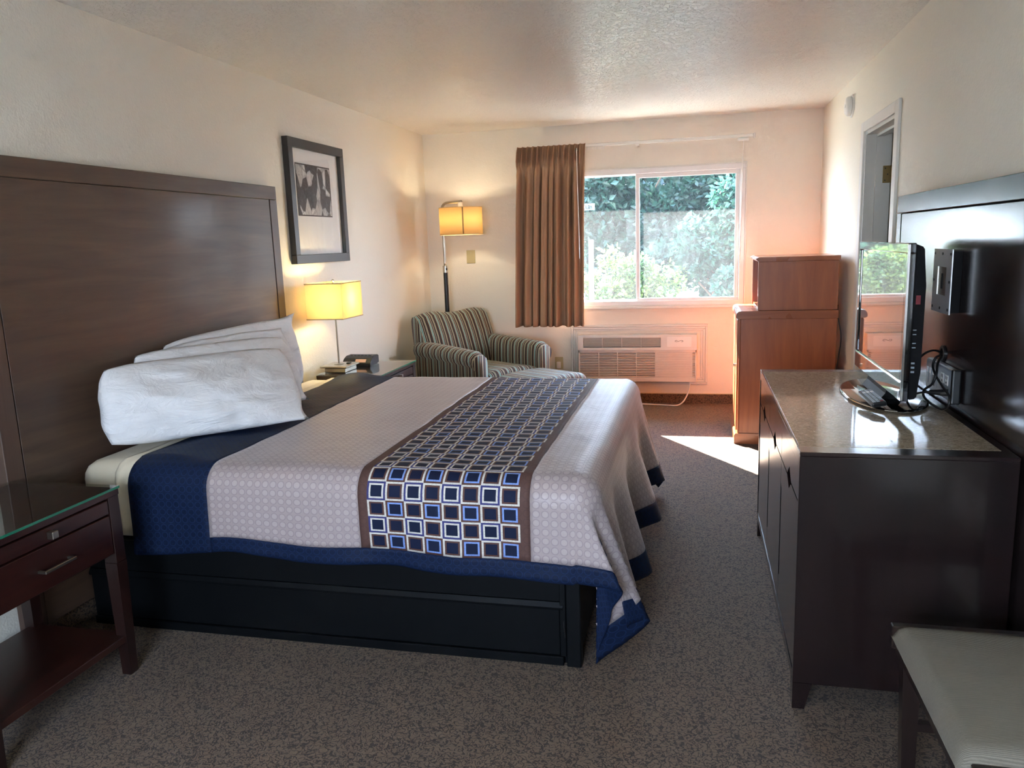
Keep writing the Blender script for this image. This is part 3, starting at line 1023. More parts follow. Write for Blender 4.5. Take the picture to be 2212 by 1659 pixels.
ck = thing('clock_radio', 'black wedge-shaped clock radio with pink label beside the table lamp', 'clock', (0.21, 4.84, 0.687))
prof = [(4.735, 0.690), (4.735, 0.705), (4.765, 0.733), (4.80, 0.745), (4.87, 0.747), (4.885, 0.740), (4.885, 0.690)]
bm = prism(bmesh.new(), prof, 0, 0.125, 0.325)
bmesh.ops.bevel(bm, geom=list(bm.edges), offset=0.003, segments=2, affect='EDGES')
ckb = mk('case', bm, 'black_plastic', ck, False)
vd = Vector((0, 0.03, 0.028)).normalized(); nv_ = Vector((0, -vd.z, vd.y))
def slant(x0, x1, a, b, h0, h1):
    bm = bmesh.new(); o = Vector((0, 4.735, 0.705)); vs = []
    for hh in (h0, h1):
        for (x, q) in ((x0, a), (x1, a), (x1, b), (x0, b)):
            p = o + vd*q + nv_*hh; vs.append(bm.verts.new((x, p.y, p.z)))
    for f in ((0, 1, 2, 3), (7, 6, 5, 4), (0, 4, 5, 1), (1, 5, 6, 2), (2, 6, 7, 3), (3, 7, 4, 0)):
        bm.faces.new([vs[i] for i in f])
    return bm
mk('label_card', slant(0.215, 0.290, 0.006, 0.033, -0.001, 0.0012), plain('pink_card', 'b08a80', 0.5), ck)
mk('display', slant(0.14, 0.205, 0.010, 0.032, -0.001, 0.0010), 'gloss_black', ck)
bm = bmesh.new()
for k in range(6):
    box(bm, 0.15+k*0.026, 0.168+k*0.026, 4.815, 4.835, 0.744, 0.7495, 0.001)
mk('button', bm, 'black_plastic', ck)
for sx_ in (0.13, 0.305):
    mk('foot', B(sx_, sx_+0.015, 4.75, 4.87, 0.6852, 0.6905), 'black_plastic', ck)

# ------------------------------------------------------------------ floor lamp in the corner
fx, fy = 0.245, 6.68
fl = thing('floor_lamp', 'tall nickel and black floor lamp with lit drum shade in the far corner', 'lamp', (fx, fy, 0))
lathe(bm := bmesh.new(), [(0.14, 0), (0.14, 0.015), (0.13, 0.022), (0.02, 0.028)], (fx, fy, 0), 32)
mk('base', bm, 'nickel', fl)
cyl(bm := bmesh.new(), (fx, fy, 0.026), (fx, fy, 1.215), 0.020, n=20)
mk('lower_pole', bm, 'black_plastic', fl)
co = mk('collar', cyl(bmesh.new(), (fx, fy, 1.215), (fx, fy, 1.275), 0.023, n=20), 'nickel', fl)
mk('switch', B(fx+0.010, fx+0.022, fy-0.022, fy-0.012, 1.235, 1.255, 0.001), 'black_plastic', co)
sx, sy = 0.445, 6.56
bm = bmesh.new()
tube(bm, [(fx, fy, 1.27), (fx, fy, 1.5), (fx, fy, 1.76), (fx+0.006, fy-0.004, 1.795), (fx+0.035, fy-0.02, 1.815), (fx+0.08, fy-0.048, 1.818), (sx, sy, 1.818), (sx+0.012, sy-0.007, 1.818)], 0.0125, 12, 5)
mk('arm', bm, 'nickel', fl, True)
mk('socket', cyl(bmesh.new(), (sx, sy, 1.74), (sx, sy, 1.812), 0.022, n=16), 'white_plastic', fl)
bm = bmesh.new(); SR = 0.185; n = 48; rg = []
for z in (1.540, 1.768):
    rg.append([bm.verts.new((sx+SR*math.cos(2*math.pi*i/n), sy+SR*math.sin(2*math.pi*i/n), z)) for i in range(n)])
for i in range(n):
    bm.faces.new((rg[0][i], rg[0][(i+1) % n], rg[1][(i+1) % n], rg[1][i]))
sh2 = mk('shade', bm, 'shade2', fl, True); sm = sh2.modifiers.new('thick', 'SOLIDIFY'); sm.thickness = 0.0015
for z in (1.538, 1.764):
    lathe(bm := bmesh.new(), [(SR+0.002, 0), (SR+0.002, 0.006), (SR-0.002, 0.006), (SR-0.002, 0), (SR+0.002, 0)], (sx, sy, z), 48, closed=True)
    mk('shade_trim', bm, plain('shade_trim2', 'e0c998', 0.8), sh2)
a = R(-68)
mk('seam_tape', cyl(bmesh.new(), (sx+(SR+.001)*math.cos(a), sy+(SR+.001)*math.sin(a), 1.545), (sx+(SR+.001)*math.cos(a), sy+(SR+.001)*math.sin(a), 1.763), 0.006, n=6), plain('seam', 'b08f62', 0.8), sh2)
bm = bmesh.new()
for k in range(3):
    a = 2*math.pi*k/3
    cyl(bm, (sx, sy, 1.755), (sx+SR*math.cos(a), sy+SR*math.sin(a), 1.755), 0.002, n=6)
mk('shade_spider', bm, 'nickel', sh2)
bulb('floor_lamp_bulb', (sx, sy, 1.68), 2.4, (1.0, 0.85, 0.57))


# ------------------------------------------------------------------ wall plates
def plate(name, label, x0, x1, z0, z1, grp=None):
    o = thing(name, label, 'wall plate', ((x0+x1)/2, D, (z0+z1)/2), grp)
    mk('cover', B(x0, x1, D-0.006, D-0.0002, z0, z1, 0.002), 'ivory', o)
    return o


p1 = plate('blank_wall_plate', 'beige blank wall plate below the floor lamp shade', 0.369, 0.450, 1.283, 1.402)
bm = bmesh.new()
for z in (1.302, 1.382):
    mk('screw', cyl(bmesh.new(), (0.41, D-0.006, z), (0.41, D-0.0075, z), 0.003, n=8), 'nickel', p1)
p2 = plate('wall_outlet', 'beige wall outlet with white plug-in beside the air conditioner', 1.168, 1.243, 0.303, 0.415)
mk('plug', B(1.186, 1.222, D-0.035, D-0.0062, 0.312, 0.372, 0.004), 'white_plastic', p2)
mk('socket', B(1.190, 1.222, D-0.0075, D-0.0058, 0.378, 0.404, 0.001), 'ivory', p2)
p3 = plate('phone_jack_plate', 'beige wall plate just past the striped armchair arm', 1.035, 1.105, 0.300, 0.412)
mk('jack', B(1.058, 1.082, D-0.008, D-0.0058, 0.345, 0.370, 0.001), 'ivory', p3)

# ------------------------------------------------------------------ air conditioner with moulding frame
at_ = struct(mk('trim_2', frame_rect(bmesh.new(), 1.322, 2.522, 0.172, 0.706, 0.020, D-0.026, D, 0.004), 'white_trim'), 'white stepped moulding around the air conditioner')
mk('inner_step', frame_rect(bmesh.new(), 1.342, 2.502, 0.192, 0.686, 0.020, D-0.018, D, 0.004), 'white_trim', at_)
mk('inner_step', frame_rect(bmesh.new(), 1.362, 2.482, 0.212, 0.666, 0.018, D-0.011, D, 0.003), 'white_trim', at_)
ac = thing('air_conditioner', 'white wall air conditioner with louvred grille under the window', 'air conditioner', (1.9, D, 0.2))
AX0, AX1, AZ0, AZ1 = 1.400, 2.430, 0.208, 0.628
AYF = 6.83
prof = [(D-0.001, AZ0), (AYF+0.02, AZ0), (AYF+0.004, AZ0+0.012), (AYF, AZ0+0.05), (AYF, 0.485), (AYF-0.012, 0.500), (AYF+0.008, AZ1-0.020), (AYF+0.035, AZ1), (D-0.001, AZ1)]
bm = bmesh.new()
# case as two slabs so the grille openings are real recesses
box(bm, AX0, AX1, AYF+0.030, D-0.001, AZ0, AZ1-0.004, 0.004)
acb = mk('case', bm, 'ac', ac)
fr = bmesh.new()                                      # top front strip with louvre opening 1.437-2.125
def ybx(z):                                           # sloped upper face
    return AYF-0.012 + (z-0.500)/(0.608-0.500)*0.020
for x0, x1, z0, z1 in ((AX0, 1.447, 0.495, 0.624), (2.125, AX1, 0.495, 0.624), (1.447, 2.125, 0.495, 0.517), (1.447, 2.125, 0.602, 0.624)):
    vs = [fr.verts.new(p) for p in ((x0, ybx(z0), z0), (x1, ybx(z0), z0), (x1, AYF+0.032, z0), (x0, AYF+0.032, z0), (x0, ybx(z1), z1), (x1, ybx(z1), z1), (x1, AYF+0.032, z1), (x0, AYF+0.032, z1))]
    for f in ((0, 3, 2, 1), (4, 5, 6, 7), (0, 1, 5, 4), (1, 2, 6, 5), (2, 3, 7, 6), (3, 0, 4, 7)):
        fr.faces.new([vs[i] for i in f])
mk('upper_front', fr, 'ac', ac)
mk('vent_back', B(1.446, 2.126, AYF+0.024, AYF+0.031, 0.515, 0.604), 'ac_dark', ac)
sl = None
for k in range(7):
    z = 0.525 + k*0.0115
    bm = bmesh.new(); prism(bm, [(ybx(z)+0.003, z), (ybx(z)+0.005, z+0.004), (AYF+0.022, z+0.010), (AYF+0.022, z+0.006)], 0, 1.449, 2.123)
    mk('louvre', bm, 'ac_slat', ac)
for k in range(1, 4):
    mk('divider', B(1.447+k*0.1695-0.003, 1.447+k*0.1695+0.003, AYF+0.003, AYF+0.02, 0.517, 0.602), 'ac_slat', ac)
bm = bmesh.new()                                      # control lid
z0, z1 = 0.522, 0.606
vs = [bm.verts.new(p) for p in ((2.178, ybx(z0)-0.004, z0), (2.385, ybx(z0)-0.004, z0), (2.385, ybx(z0)+0.01, z0), (2.178, ybx(z0)+0.01, z0), (2.178, ybx(z1)-0.004, z1), (2.385, ybx(z1)-0.004, z1), (2.385, ybx(z1)+0.01, z1), (2.178, ybx(z1)+0.01, z1))]
for f in ((0, 3, 2, 1), (4, 5, 6, 7), (0, 1, 5, 4), (1, 2, 6, 5), (2, 3, 7, 6), (3, 0, 4, 7)):
    bm.faces.new([vs[i] for i in f])
bmesh.ops.bevel(bm, geom=list(bm.edges), offset=0.003, segments=2, affect='EDGES')
lid = mk('control_lid', bm, 'white_plastic', ac)
yl = ybx(0.570)-0.0045
bm = bmesh.new()
tube(bm, [(2.268, yl, 0.574), (2.257, yl, 0.578), (2.247, yl, 0.573), (2.250, yl, 0.567), (2.262, yl, 0.565), (2.280, yl, 0.570), (2.298, yl, 0.577), (2.310, yl, 0.575), (2.314, yl, 0.569), (2.306, yl, 0.564), (2.298, yl, 0.566)], 0.0016, 6, 4)
mk('emblem', bm, 'ac_dark', lid)
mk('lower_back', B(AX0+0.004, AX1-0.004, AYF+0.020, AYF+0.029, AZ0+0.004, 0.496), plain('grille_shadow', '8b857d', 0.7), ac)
bm = bmesh.new()
for a in ((AX0, AX0+0.014, AZ0+0.03, 0.496), (AX1-0.014, AX1, AZ0+0.03, 0.496), (AX0, AX1, AZ0+0.002, AZ0+0.045), (AX0, AX1, 0.468, 0.496)):
    box(bm, a[0], a[1], AYF, AYF+0.028, a[2], a[3], 0.003)
mk('lower_front', bm, 'ac', ac)
for k in range(14):
    z = AZ0+0.048 + k*0.0151
    bm = prism(bmesh.new(), [(AYF+0.001, z), (AYF+0.001, z+0.0072), (AYF+0.022, z+0.013), (AYF+0.022, z+0.004)], 0, AX0+0.012, AX1-0.012)
    mk('grille_slat', bm, 'ac_slat', ac)
for x in (1.583, 1.748, 1.913, 2.078):
    mk('grille_rib', B(x-0.004, x+0.004, AYF+0.002, AYF+0.02, AZ0+0.04, 0.47), 'ac_slat', ac)
mk('blank_panel', B(2.082, AX1-0.035, AYF+0.0035, AYF+0.018, AZ0+0.045, 0.468), 'ac', ac)
bm = bmesh.new()
tube(bm, [(2.375, AYF+0.04, 0.21), (2.370, AYF+0.03, 0.15), (2.345, AYF+0.01, 0.08), (2.315, AYF-0.01, 0.035), (2.27, AYF-0.03, 0.010), (2.20, AYF-0.03, 0.007), (2.10, AYF-0.01, 0.007), (1.95, AYF+0.02, 0.007), (1.8, AYF+0.05, 0.007)], 0.0062, 8, 6)
mk('power_cord', bm, 'white_plastic', ac, True)


# ------------------------------------------------------------------ curtain and rod
rod = thing('curtain_rod', 'white metal traverse curtain rod above the window', 'curtain rod', (1.9, 6.85, 2.25))
mk('rail', B(0.985, 2.862, 6.842, 6.864, 2.236, 2.262, 0.003), 'white_trim', rod)
mk('end_cap', B(2.862, 2.880, 6.838, 6.868, 2.228, 2.266, 0.003), 'white_plastic', rod)
for x in (1.03, 1.93, 2.78):
    br = mk('bracket', B(x-0.012, x+0.012, 6.862, D-0.0002, 2.225, 2.27, 0.003), 'white_trim', rod)
mk('wand_carrier', B(2.74, 2.83, 6.835, 6.860, 2.208, 2.232, 0.006), 'white_plastic', rod)
cyl(bm := bmesh.new(), (2.787, 6.848, 2.21), (2.777, 6.848, 1.58), 0.003, n=8)
cyl(bm, (2.777, 6.848, 1.58), (2.770, 6.848, 1.225), 0.0045, n=8)
mk('wand', bm, 'white_plastic', rod)
for k in range(9):
    mk('carrier', B(1.508+k*0.017, 1.515+k*0.017, 6.846, 6.858, 2.212, 2.236), 'white_plastic', rod)


def curtain():
    nu, nv = 260, 40
    P = []
    for i in range(nu+1):
        u = i/nu
        row = []
        for j in range(nv+1):
            v = j/nv                                   # 0 top .. 1 bottom
            z = 2.262 - v*(2.262-0.712)
            fan = v**0.6
            x = (0.912*(1-u) + 1.502*u)*(1-fan) + (0.835*(1-u)+1.462*u)*fan
            # pinch pleats above, loose folds below
            head = max(0.0, min(1.0, (0.125-v)/0.03))
            ph = u*2*math.pi*13
            amp = 0.058 + 0.010*math.sin(u*9)
            y1 = amp*(abs(math.sin(ph*0.5))**0.6 - 0.5)
            ph2 = (u + 0.022*math.sin(u*11+1) + 0.014*math.sin(u*23))*2*math.pi*9.0 + 0.9*v*math.sin(u*6)
            y2 = 0.046*(math.sin(ph2) + 0.35*math.sin(ph2*2.13+1.1+v))*(0.8+0.35*noise.noise(Vector((u*6, v*1.5, 0))))
            yy = y1*head + y2*(1-head)
            if u > 0.93:
                yy *= 0.5
            if 0.09 < v < 0.16:
                yy *= 0.55
            row.append((x + 0.006*math.cos(ph2)*(1-head), 6.805 + yy, z + (0.004*math.sin(ph2) if j == nv else 0)))
        P.append(row)
    me = grid_mesh('curtain', P)
    return link_mesh('panel', me, 'curtain', ct, True)


ct = thing('curtain', 'brown pleated short curtain gathered at the left of the window', 'curtain', (1.17, 6.81, 0.71))
cp = curtain(); sm = cp.modifiers.new('thick', 'SOLIDIFY'); sm.thickness = 0.003
cyl(bm := bmesh.new(), (1.430, 6.752, 2.205), (1.440, 6.752, 1.30), 0.0035, n=8)
mk('pull_wand', bm, 'white_plastic', ct)
mk('wand_hook', B(1.426, 1.434, 6.750, 6.79, 2.200, 2.222), 'nickel', ct)


# ------------------------------------------------------------------ striped armchair and ottoman (built facing +x, then turned)
def stripe_box(name, pts_fn, nu, nv, parent, uscale):
    P = []; UV = []
    for i in range(nu+1):
        row = []; ur = []
        for j in range(nv+1):
            p, uv = pts_fn(i/nu, j/nv)
            row.append(p); ur.append(uv)
        P.append(row); UV.append(ur)
    me = grid_mesh(name, P, UV)
    o = link_mesh(name, me, 'stripes', parent, True)
    return o


def loft(name, sections, us, parent, cap=True):
    """sections: list of closed outlines (same count), us: stripe coordinate per section"""
    n = len(sections[0]); verts = [tuple(p) for s in sections for p in s]; faces = []; uvs = []
    for a in range(len(sections)-1):
        for i in range(n):
            k = (i+1) % n
            faces.append((a*n+i, a*n+k, (a+1)*n+k, (a+1)*n+i)); uvs += [(us[a], i/n), (us[a], (i+1)/n), (us[a+1], (i+1)/n), (us[a+1], i/n)]
    if cap:
        for a, rev in ((0, True), (len(sections)-1, False)):
            idx = [a*n+i for i in range(n)]
            f = idx[::-1] if rev else idx
            faces.append(f)
            # end faces carry stripes running up and down
            for q in f:
                uvs.append((verts[q][1]*1.0 + verts[q][0]*1.0, 0))
    me = bpy.data.meshes.new(name); me.from_pydata(verts, [], faces); me.update()
    bm = bmesh.new(); bm.from_mesh(me)
    l = bm.loops.layers.uv.new('UVMap'); q = 0
    bm.faces.ensure_lookup_table()
    for f in bm.faces:
        for lp in f.loops:
            lp[l].uv = uvs[q]; q += 1
    bmesh.ops.recalc_face_normals(bm, faces=bm.faces)
    bm.to_mesh(me); bm.free()
    return link_mesh(name, me, 'stripes', parent, True)


def rounded(w0, w1, z0, z1, r, n=5):
    """rounded rectangle outline in (a, z)"""
    out = []
    for cx, cz, a0 in ((w1-r, z1-r, 0), (w0+r, z1-r, 90), (w0+r, z0+r, 180), (w1-r, z0+r, 270)):
        for k in range(n+1):
            a = R(a0 + 90*k/n); out.append((cx+r*math.cos(a), cz+r*math.sin(a)))
    return out


arm = thing('armchair', 'striped brown and teal upholstered armchair in the far left corner', 'armchair', (0, 0, 0))
# arms: rolled over the top, outline in (y, z), lofted along x
for sgn in (-1, 1):
    secs = []; us = []
    for k in range(15):
        x = -0.36 + 0.77*k/14
        zt = 0.665 - 0.035*(k/14)**1.5 - (0.02 if k == 14 else 0)
        yo, yi = 0.435, 0.275
        out = []
        prof = [(yi, 0.10), (yi, 0.30), (yi, 0.50), (yi+0.005, zt-0.07), (yi+0.015, zt-0.03), (yi+0.045, zt-0.006), (yi+0.085, zt), (yi+0.125, zt-0.008), (yi+0.158, zt-0.035), (yi+0.165, zt-0.07), (yi+0.155, zt-0.105), (yo-0.025, zt-0.125), (yo-0.025, 0.30), (yo-0.025, 0.10)]
        sh_ = 0.012 if k == 14 else 0.0
        for (y, z) in prof:
            yc_ = (yi+yo)/2
            out.append((x, sgn*(y + (yc_-y)*sh_*3), z - (z-0.4)*sh_))
        secs.append(out if sgn > 0 else out[::-1]); us.append(x)
    loft('arm', secs, us, arm)
# back: outline in (x, z) lofted across y; leaning, rolled top
secs = []; us = []
for k in range(19):
    y = -0.385 + 0.77*k/18
    e = abs(y)/0.385
    dz = -0.022*e**4 + 0.012*math.sin(k*0.5)
    puff = 0.03*(1-e**4)
    out = [(-0.30, 0.12), (-0.18-0.0+puff*0.3, 0.40), (-0.225+puff, 0.55), (-0.275+puff, 0.70), (-0.315+puff*0.8, 0.80), (-0.345+puff*0.4, 0.865), (-0.385, 0.893), (-0.425, 0.885), (-0.445, 0.855), (-0.440, 0.80), (-0.415, 0.60), (-0.39, 0.35), (-0.38, 0.12)]
    secs.append([(x, y, z + (dz if z > 0.6 else 0)) for x, z in out]); us.append(y)
loft('backrest', secs, us, arm)
secs = []; us = []
for k in range(13):
    y = -0.272 + 0.544*k/12; e = abs(y)/0.272
    o2 = rounded(-0.24, 0.40, 0.29, 0.445-0.012*e**6, 0.05)
    secs.append([(x, y, z + (0.018*(1-e*e)*(1 if z > 0.35 else 0))) for x, z in o2]); us.append(y*0.9)
loft('seat_cushion', secs, us, arm)
secs = []; us = []
for k in range(13):
    y = -0.27 + 0.54*k/12
    secs.append([(x, y, z) for x, z in rounded(-0.30, 0.385, 0.10, 0.288, 0.02, 2)]); us.append(y)
loft('seat_base', secs, us, arm)
for sxx, syy in ((0.35, 0.36), (0.35, -0.36), (-0.33, 0.34), (-0.33, -0.34)):
    mk('leg', frustum(bmesh.new(), (sxx, syy, 0.10), (0.024, 0.024), (sxx*1.02, syy*1.02, 0.0), (0.017, 0.017)), 'chair_wood', arm)
arm.location = (0.655, 6.275, 0); arm.rotation_euler = (0, 0, math.atan2(-0.56, 0.83))

ott = thing('ottoman', 'striped ottoman cushion in front of the armchair, partly behind the bed', 'ottoman', (0, 0, 0))
secs = []; us = []
for k in range(17):
    y = -0.30 + 0.60*k/16; e = abs(y)/0.30
    ins = 0.03*e**8
    o2 = rounded(-0.245+ins, 0.245-ins, 0.22+ins*0.5, 0.435-0.03*e**5, 0.045)
    secs.append([(x, y, z + (0.022*(1-e*e)*max(0, 1-(x/0.25)**2) if z > 0.36 else 0)) for x, z in o2]); us.append(y*0.9)
loft('cushion', secs, us, ott)
mk('base_frame', B(-0.235, 0.235, -0.285, 0.285, 0.10, 0.222, 0.01), 'chair_wood', ott)
for sxx in (-0.2, 0.2):
    for syy in (-0.25, 0.25):
        mk('leg', frustum(bmesh.new(), (sxx, syy, 0.10), (0.022, 0.022), (sxx, syy, 0.0), (0.016, 0.016)), 'chair_wood', ott)
ott.location = (1.235, 5.935, 0); ott.rotation_euler = (0, 0, math.atan2(-0.56, 0.83))

# ------------------------------------------------------------------ refrigerator cabinet and microwave hutch
cb = thing('refrigerator_cabinet', 'tall orange-brown cherry wood cabinet by the window holding the hutch', 'cabinet', (3.02, 5.86, 0))
CY0, CY1 = 5.575, 6.150
mk('side_panel', B(2.722, 3.345, CY0, CY0+0.022, 0.075, 0.885, 0.002), 'cherry', cb)
mk('side_panel', B(2.722, 3.345, CY1-0.022, CY1, 0.075, 0.885, 0.002), 'cherry', cb)
mk('back_panel', B(3.33, 3.345, CY0+0.022, CY1-0.022, 0.075, 0.885), 'cherry', cb)
mk('face_frame', B(2.712, 2.722, CY0-0.002, CY0+0.030, 0.075, 0.885, 0.002), 'cherry', cb)
mk('face_frame', B(2.712, 2.722, CY1-0.030, CY1+0.002, 0.075, 0.885, 0.002), 'cherry', cb)
dr = mk('door', B(2.702, 2.720, CY0+0.034, CY1-0.034, 0.09, 0.875, 0.003), 'cherry', cb)
mk('door_knob', cyl(bmesh.new(), (2.702, CY0+0.09, 0.55), (2.682, CY0+0.09, 0.55), 0.011, n=12), 'nickel', dr)
prof = [(2.692, 0.893), (2.690, 0.905), (2.694, 0.922), (2.706, 0.936), (2.725, 0.940), (3.350, 0.940), (3.350, 0.886), (2.706, 0.886)]
mk('top', prism(bmesh.new(), prof, 1, CY0-0.012, CY1+0.012), 'cherry_h', cb)
prof = [(2.690, 0.0), (2.690, 0.060), (2.700, 0.075), (3.348, 0.075), (3.348, 0.0)]
mk('plinth', prism(bmesh.new(), prof, 1, CY0-0.010, CY1+0.010), 'cherry_h', cb)

ht = thing('microwave_hutch', 'open-fronted cherry wood hutch sitting on top of the cabinet', 'hutch', (3.08, 5.86, 0.941))
HZ0, HZ1 = 0.942, 1.272
mk('side_panel', B(2.832, 3.345, CY0, CY0+0.022, HZ0, HZ1, 0.002), 'cherry', ht)
mk('side_panel', B(2.832, 3.345, CY1-0.022, CY1, HZ0, HZ1, 0.002), 'cherry', ht)
mk('back_panel', B(3.330, 3.345, CY0+0.022, CY1-0.022, HZ0, HZ1), 'cherry', ht)
mk('bottom', B(2.84, 3.33, CY0+0.022, CY1-0.022, HZ0, HZ0+0.016), 'cherry_h', ht)
prof = [(2.832, 1.2725), (2.815, 1.288), (2.815, 1.294), (2.836, 1.302), (3.352, 1.302), (3.352, 1.2725)]
mk('top', prism(bmesh.new(), prof, 1, CY0-0.010, CY1+0.010), 'cherry_h', ht)
cd = tag(mk('cabinet_power_cord', tube(bmesh.new(), [(3.352, 5.62, 0.97), (3.352, 5.60, 0.90), (3.368, 5.575, 0.80), (3.372, 5.57, 0.72), (3.362, 5.575, 0.62), (3.356, 5.60, 0.52)], 0.004, 8, 6), 'black_cord', None, True), 'thin black cord hanging behind the cherry cabinet against the right wall', 'cord')

# ------------------------------------------------------------------ dresser
DX0, DX1, DYN, DYF, DTZ = 2.722, 3.300, 2.338, 3.826, 0.825
ds = thing('dresser', 'long dark wood dresser with beige stone top along the right wall', 'dresser', (3.0, 3.08, 0))
mk('side_panel', B(DX0, DX1, DYN, DYN+0.022, 0.085, DTZ-0.012, 0.002), 'dresser', ds)
mk('side_panel', B(DX0, DX1, DYF-0.022, DYF, 0.085, DTZ-0.012, 0.002), 'dresser', ds)
mk('carcass', B(DX0+0.020, DX1-0.005, DYN+0.022, DYF-0.022, 0.09, DTZ-0.02), 'dark_gap', ds)
tb = bmesh.new()
box(tb, DX0, DX1, DYN, DYN+0.072, DTZ-0.012, DTZ, 0.002)
box(tb, DX0, DX1, DYF-0.068, DYF, DTZ-0.012, DTZ, 0.002)
box(tb, DX0, DX0+0.006, DYN+0.072, DYF-0.068, DTZ-0.012, DTZ)
box(tb, DX1-0.026, DX1, DYN+0.072, DYF-0.068, DTZ-0.012, DTZ)
mk('top_rim', tb, 'dresser_h', ds)
mk('stone_top', B(DX0+0.006, DX1-0.026, DYN+0.072, DYF-0.068, DTZ-0.012, DTZ+0.0005), 'granite', ds)
mk('front_rail', B(DX0, DX0+0.020, DYN+0.022, DYF-0.022, DTZ-0.045, DTZ-0.012, 0.001), 'dresser_h', ds)
mk('front_rail', B(DX0, DX0+0.020, DYN+0.022, DYF-0.022, 0.085, 0.118, 0.001), 'dresser_h', ds)
cols = 3; span = (DYF-DYN-0.044)/cols
for k in range(cols):
    y0 = DYN+0.022+k*span+0.003; y1 = y0+span-0.006; ym = (y0+y1)/2
    # drawer front with a diamond finger notch cut through its lower edge
    prof = [(y0, 0.668), (ym-0.055, 0.668), (ym, 0.706), (ym+0.055, 0.668), (y1, 0.668), (y1, 0.776), (y0, 0.776)]
    mk('drawer', prism(bmesh.new(), prof, 0, DX0+0.002, DX0+0.020), 'dresser_h', ds)
    # door with a vertical slot pull cut into one edge
    prof = [(y0, 0.122), (y1, 0.122), (y1, 0.222), (y1-0.026, 0.238), (y1-0.026, 0.560), (y1, 0.576), (y1, 0.662), (ym+0.055, 0.662), (ym, 0.630), (ym-0.055, 0.662), (y0, 0.662)]
    mk('door', prism(bmesh.new(), prof, 0, DX0+0.002, DX0+0.020), 'dresser', ds)
for cx in (DX0+0.028, DX1-0.03):
    for cy, o_ in ((DYN+0.028, 1), (DYF-0.028, -1)):
        mk('leg', frustum(bmesh.new(), (cx, cy, 0.088), (0.028, 0.028), (cx - (0.010 if cx < 3 else -0.010), cy-o_*0.010, 0.0), (0.018, 0.018)), 'dresser', ds)

tp = thing('tv_back_panel', 'dark glossy wood wall panel standing behind the dresser and television', 'wall panel', (3.34, 2.9, 0.0))
PX0, PX1, PYA, PYB = 3.306, 3.352, 2.095, 3.912
mk('top_rail', B(PX0, PX1, PYA, PYB, 1.529, 1.604, 0.002), 'tvpanel', tp)
mk('stile', B(PX0, PX1, PYB-0.072, PYB, 0.0, 1.5275, 0.002), 'tvpanel', tp)
mk('stile', B(PX0, PX1, PYA, PYA+0.072, 0.0, 1.5275, 0.002), 'tvpanel', tp)
mk('panel', B(PX0+0.002, PX1, PYA+0.077, PYB-0.077, 0.0, 1.5245, 0.0015), 'tvpanel', tp)
mk('backing', B(PX1-0.01, PX1+0.004, PYA+0.01, PYB-0.01, 0.0, 1.59), 'dark_gap', tp)
mk('wall_cleat', B(PX1+0.004, W-0.0005, PYA+0.15, PYB-0.30, 1.40, 1.50), 'dark_gap', tp)
lathe(bm := bmesh.new(), [(0.030, 0), (0.030, -0.006), (0.020, -0.006), (0.020, 0.0), (0.030, 0)], (PX0+0.002, 3.118, 1.003), 24, axis=0, closed=True)
mk('grommet', bm, 'black_plastic', tp)
mk('grommet_hole', cyl(bmesh.new(), (PX0+0.001, 3.118, 1.003), (PX0-0.001, 3.118, 1.003), 0.021, n=20), 'dark_gap', tp)

# ------------------------------------------------------------------ television, bracket plate, outlet strip, cables, remote
TX0, TX1, TY0, TY1, TZ0, TZ1 = 3.106, 3.132, 2.850, 3.652, 0.875, 1.412
tvo = thing('television', 'black flat screen television with glossy oval stand on the dresser', 'television', (3.13, 3.2, DTZ))
bm = bmesh.new(); bw = 0.034; bb_ = 0.070
for a in ((TY0, TY1, TZ1-bw, TZ1), (TY0, TY1, TZ0, TZ0+bb_), (TY0, TY0+bw, TZ0+bb_, TZ1-bw), (TY1-bw, TY1, TZ0+bb_, TZ1-bw)):
    box(bm, TX0, TX1, *a, 0.003, 2)
bz = mk('bezel', bm, 'gloss_black', tvo)
mk('screen', B(TX0+0.005, TX0+0.012, TY0+bw, TY1-bw, TZ0+bb_, TZ1-bw), 'screen', tvo)
mk('chrome_strip', B(TX0-0.002, TX0+0.006, TY0+0.012, TY1-0.012, TZ0+bb_-0.010, TZ0+bb_-0.004, 0.001), 'chrome', bz)
mk('chrome_edge', B(TX0-0.001, TX0+0.008, TY0-0.0015, TY0+0.004, TZ0+0.004, TZ1-0.004, 0.001), 'chrome', bz)
bm = bmesh.new()
prof = [(TX1, TZ0+0.004), (TX1+0.026, TZ0+0.010), (TX1+0.034, TZ0+0.10), (TX1+0.036, TZ1-0.14), (TX1+0.026, TZ1-0.015), (TX1, TZ1-0.004)]
prism(bm, prof, 1, TY0+0.004, TY1-0.004)
bmesh.ops.bevel(bm, geom=list(bm.edges), offset=0.004, segments=2, affect='EDGES')
box(bm, TX1+0.03, TX1+0.058, TY0+0.14, TY1-0.14, TZ0+0.06, TZ1-0.12, 0.010, 2)
bk = mk('back_case', bm, 'matte_black', tvo)
bm = bmesh.new()
for k, z in enumerate((0.975, 0.99, 1.005, 1.06, 1.075, 1.105, 1.12)):
    box(bm, TX1+0.003, TX1+0.014, TY0+0.0025, TY0+0.005, z, z+(0.006 if k < 3 else 0.003))
mk('port_markings', bm, 'grey_plastic', bk)
mk('energy_label', B(TX1+0.007, TX1+0.021, TY0+0.0022, TY0+0.006, 1.208, 1.238), 'red_label', bk)
bm = bmesh.new()
prism(bm, [(3.085, DTZ+0.012), (3.165, DTZ+0.012), (3.150, TZ0+0.02), (3.112, TZ0+0.02), (3.105, TZ0-0.012)], 1, 3.06, 3.38)
mk('stand_neck', bm, 'matte_black', tvo)
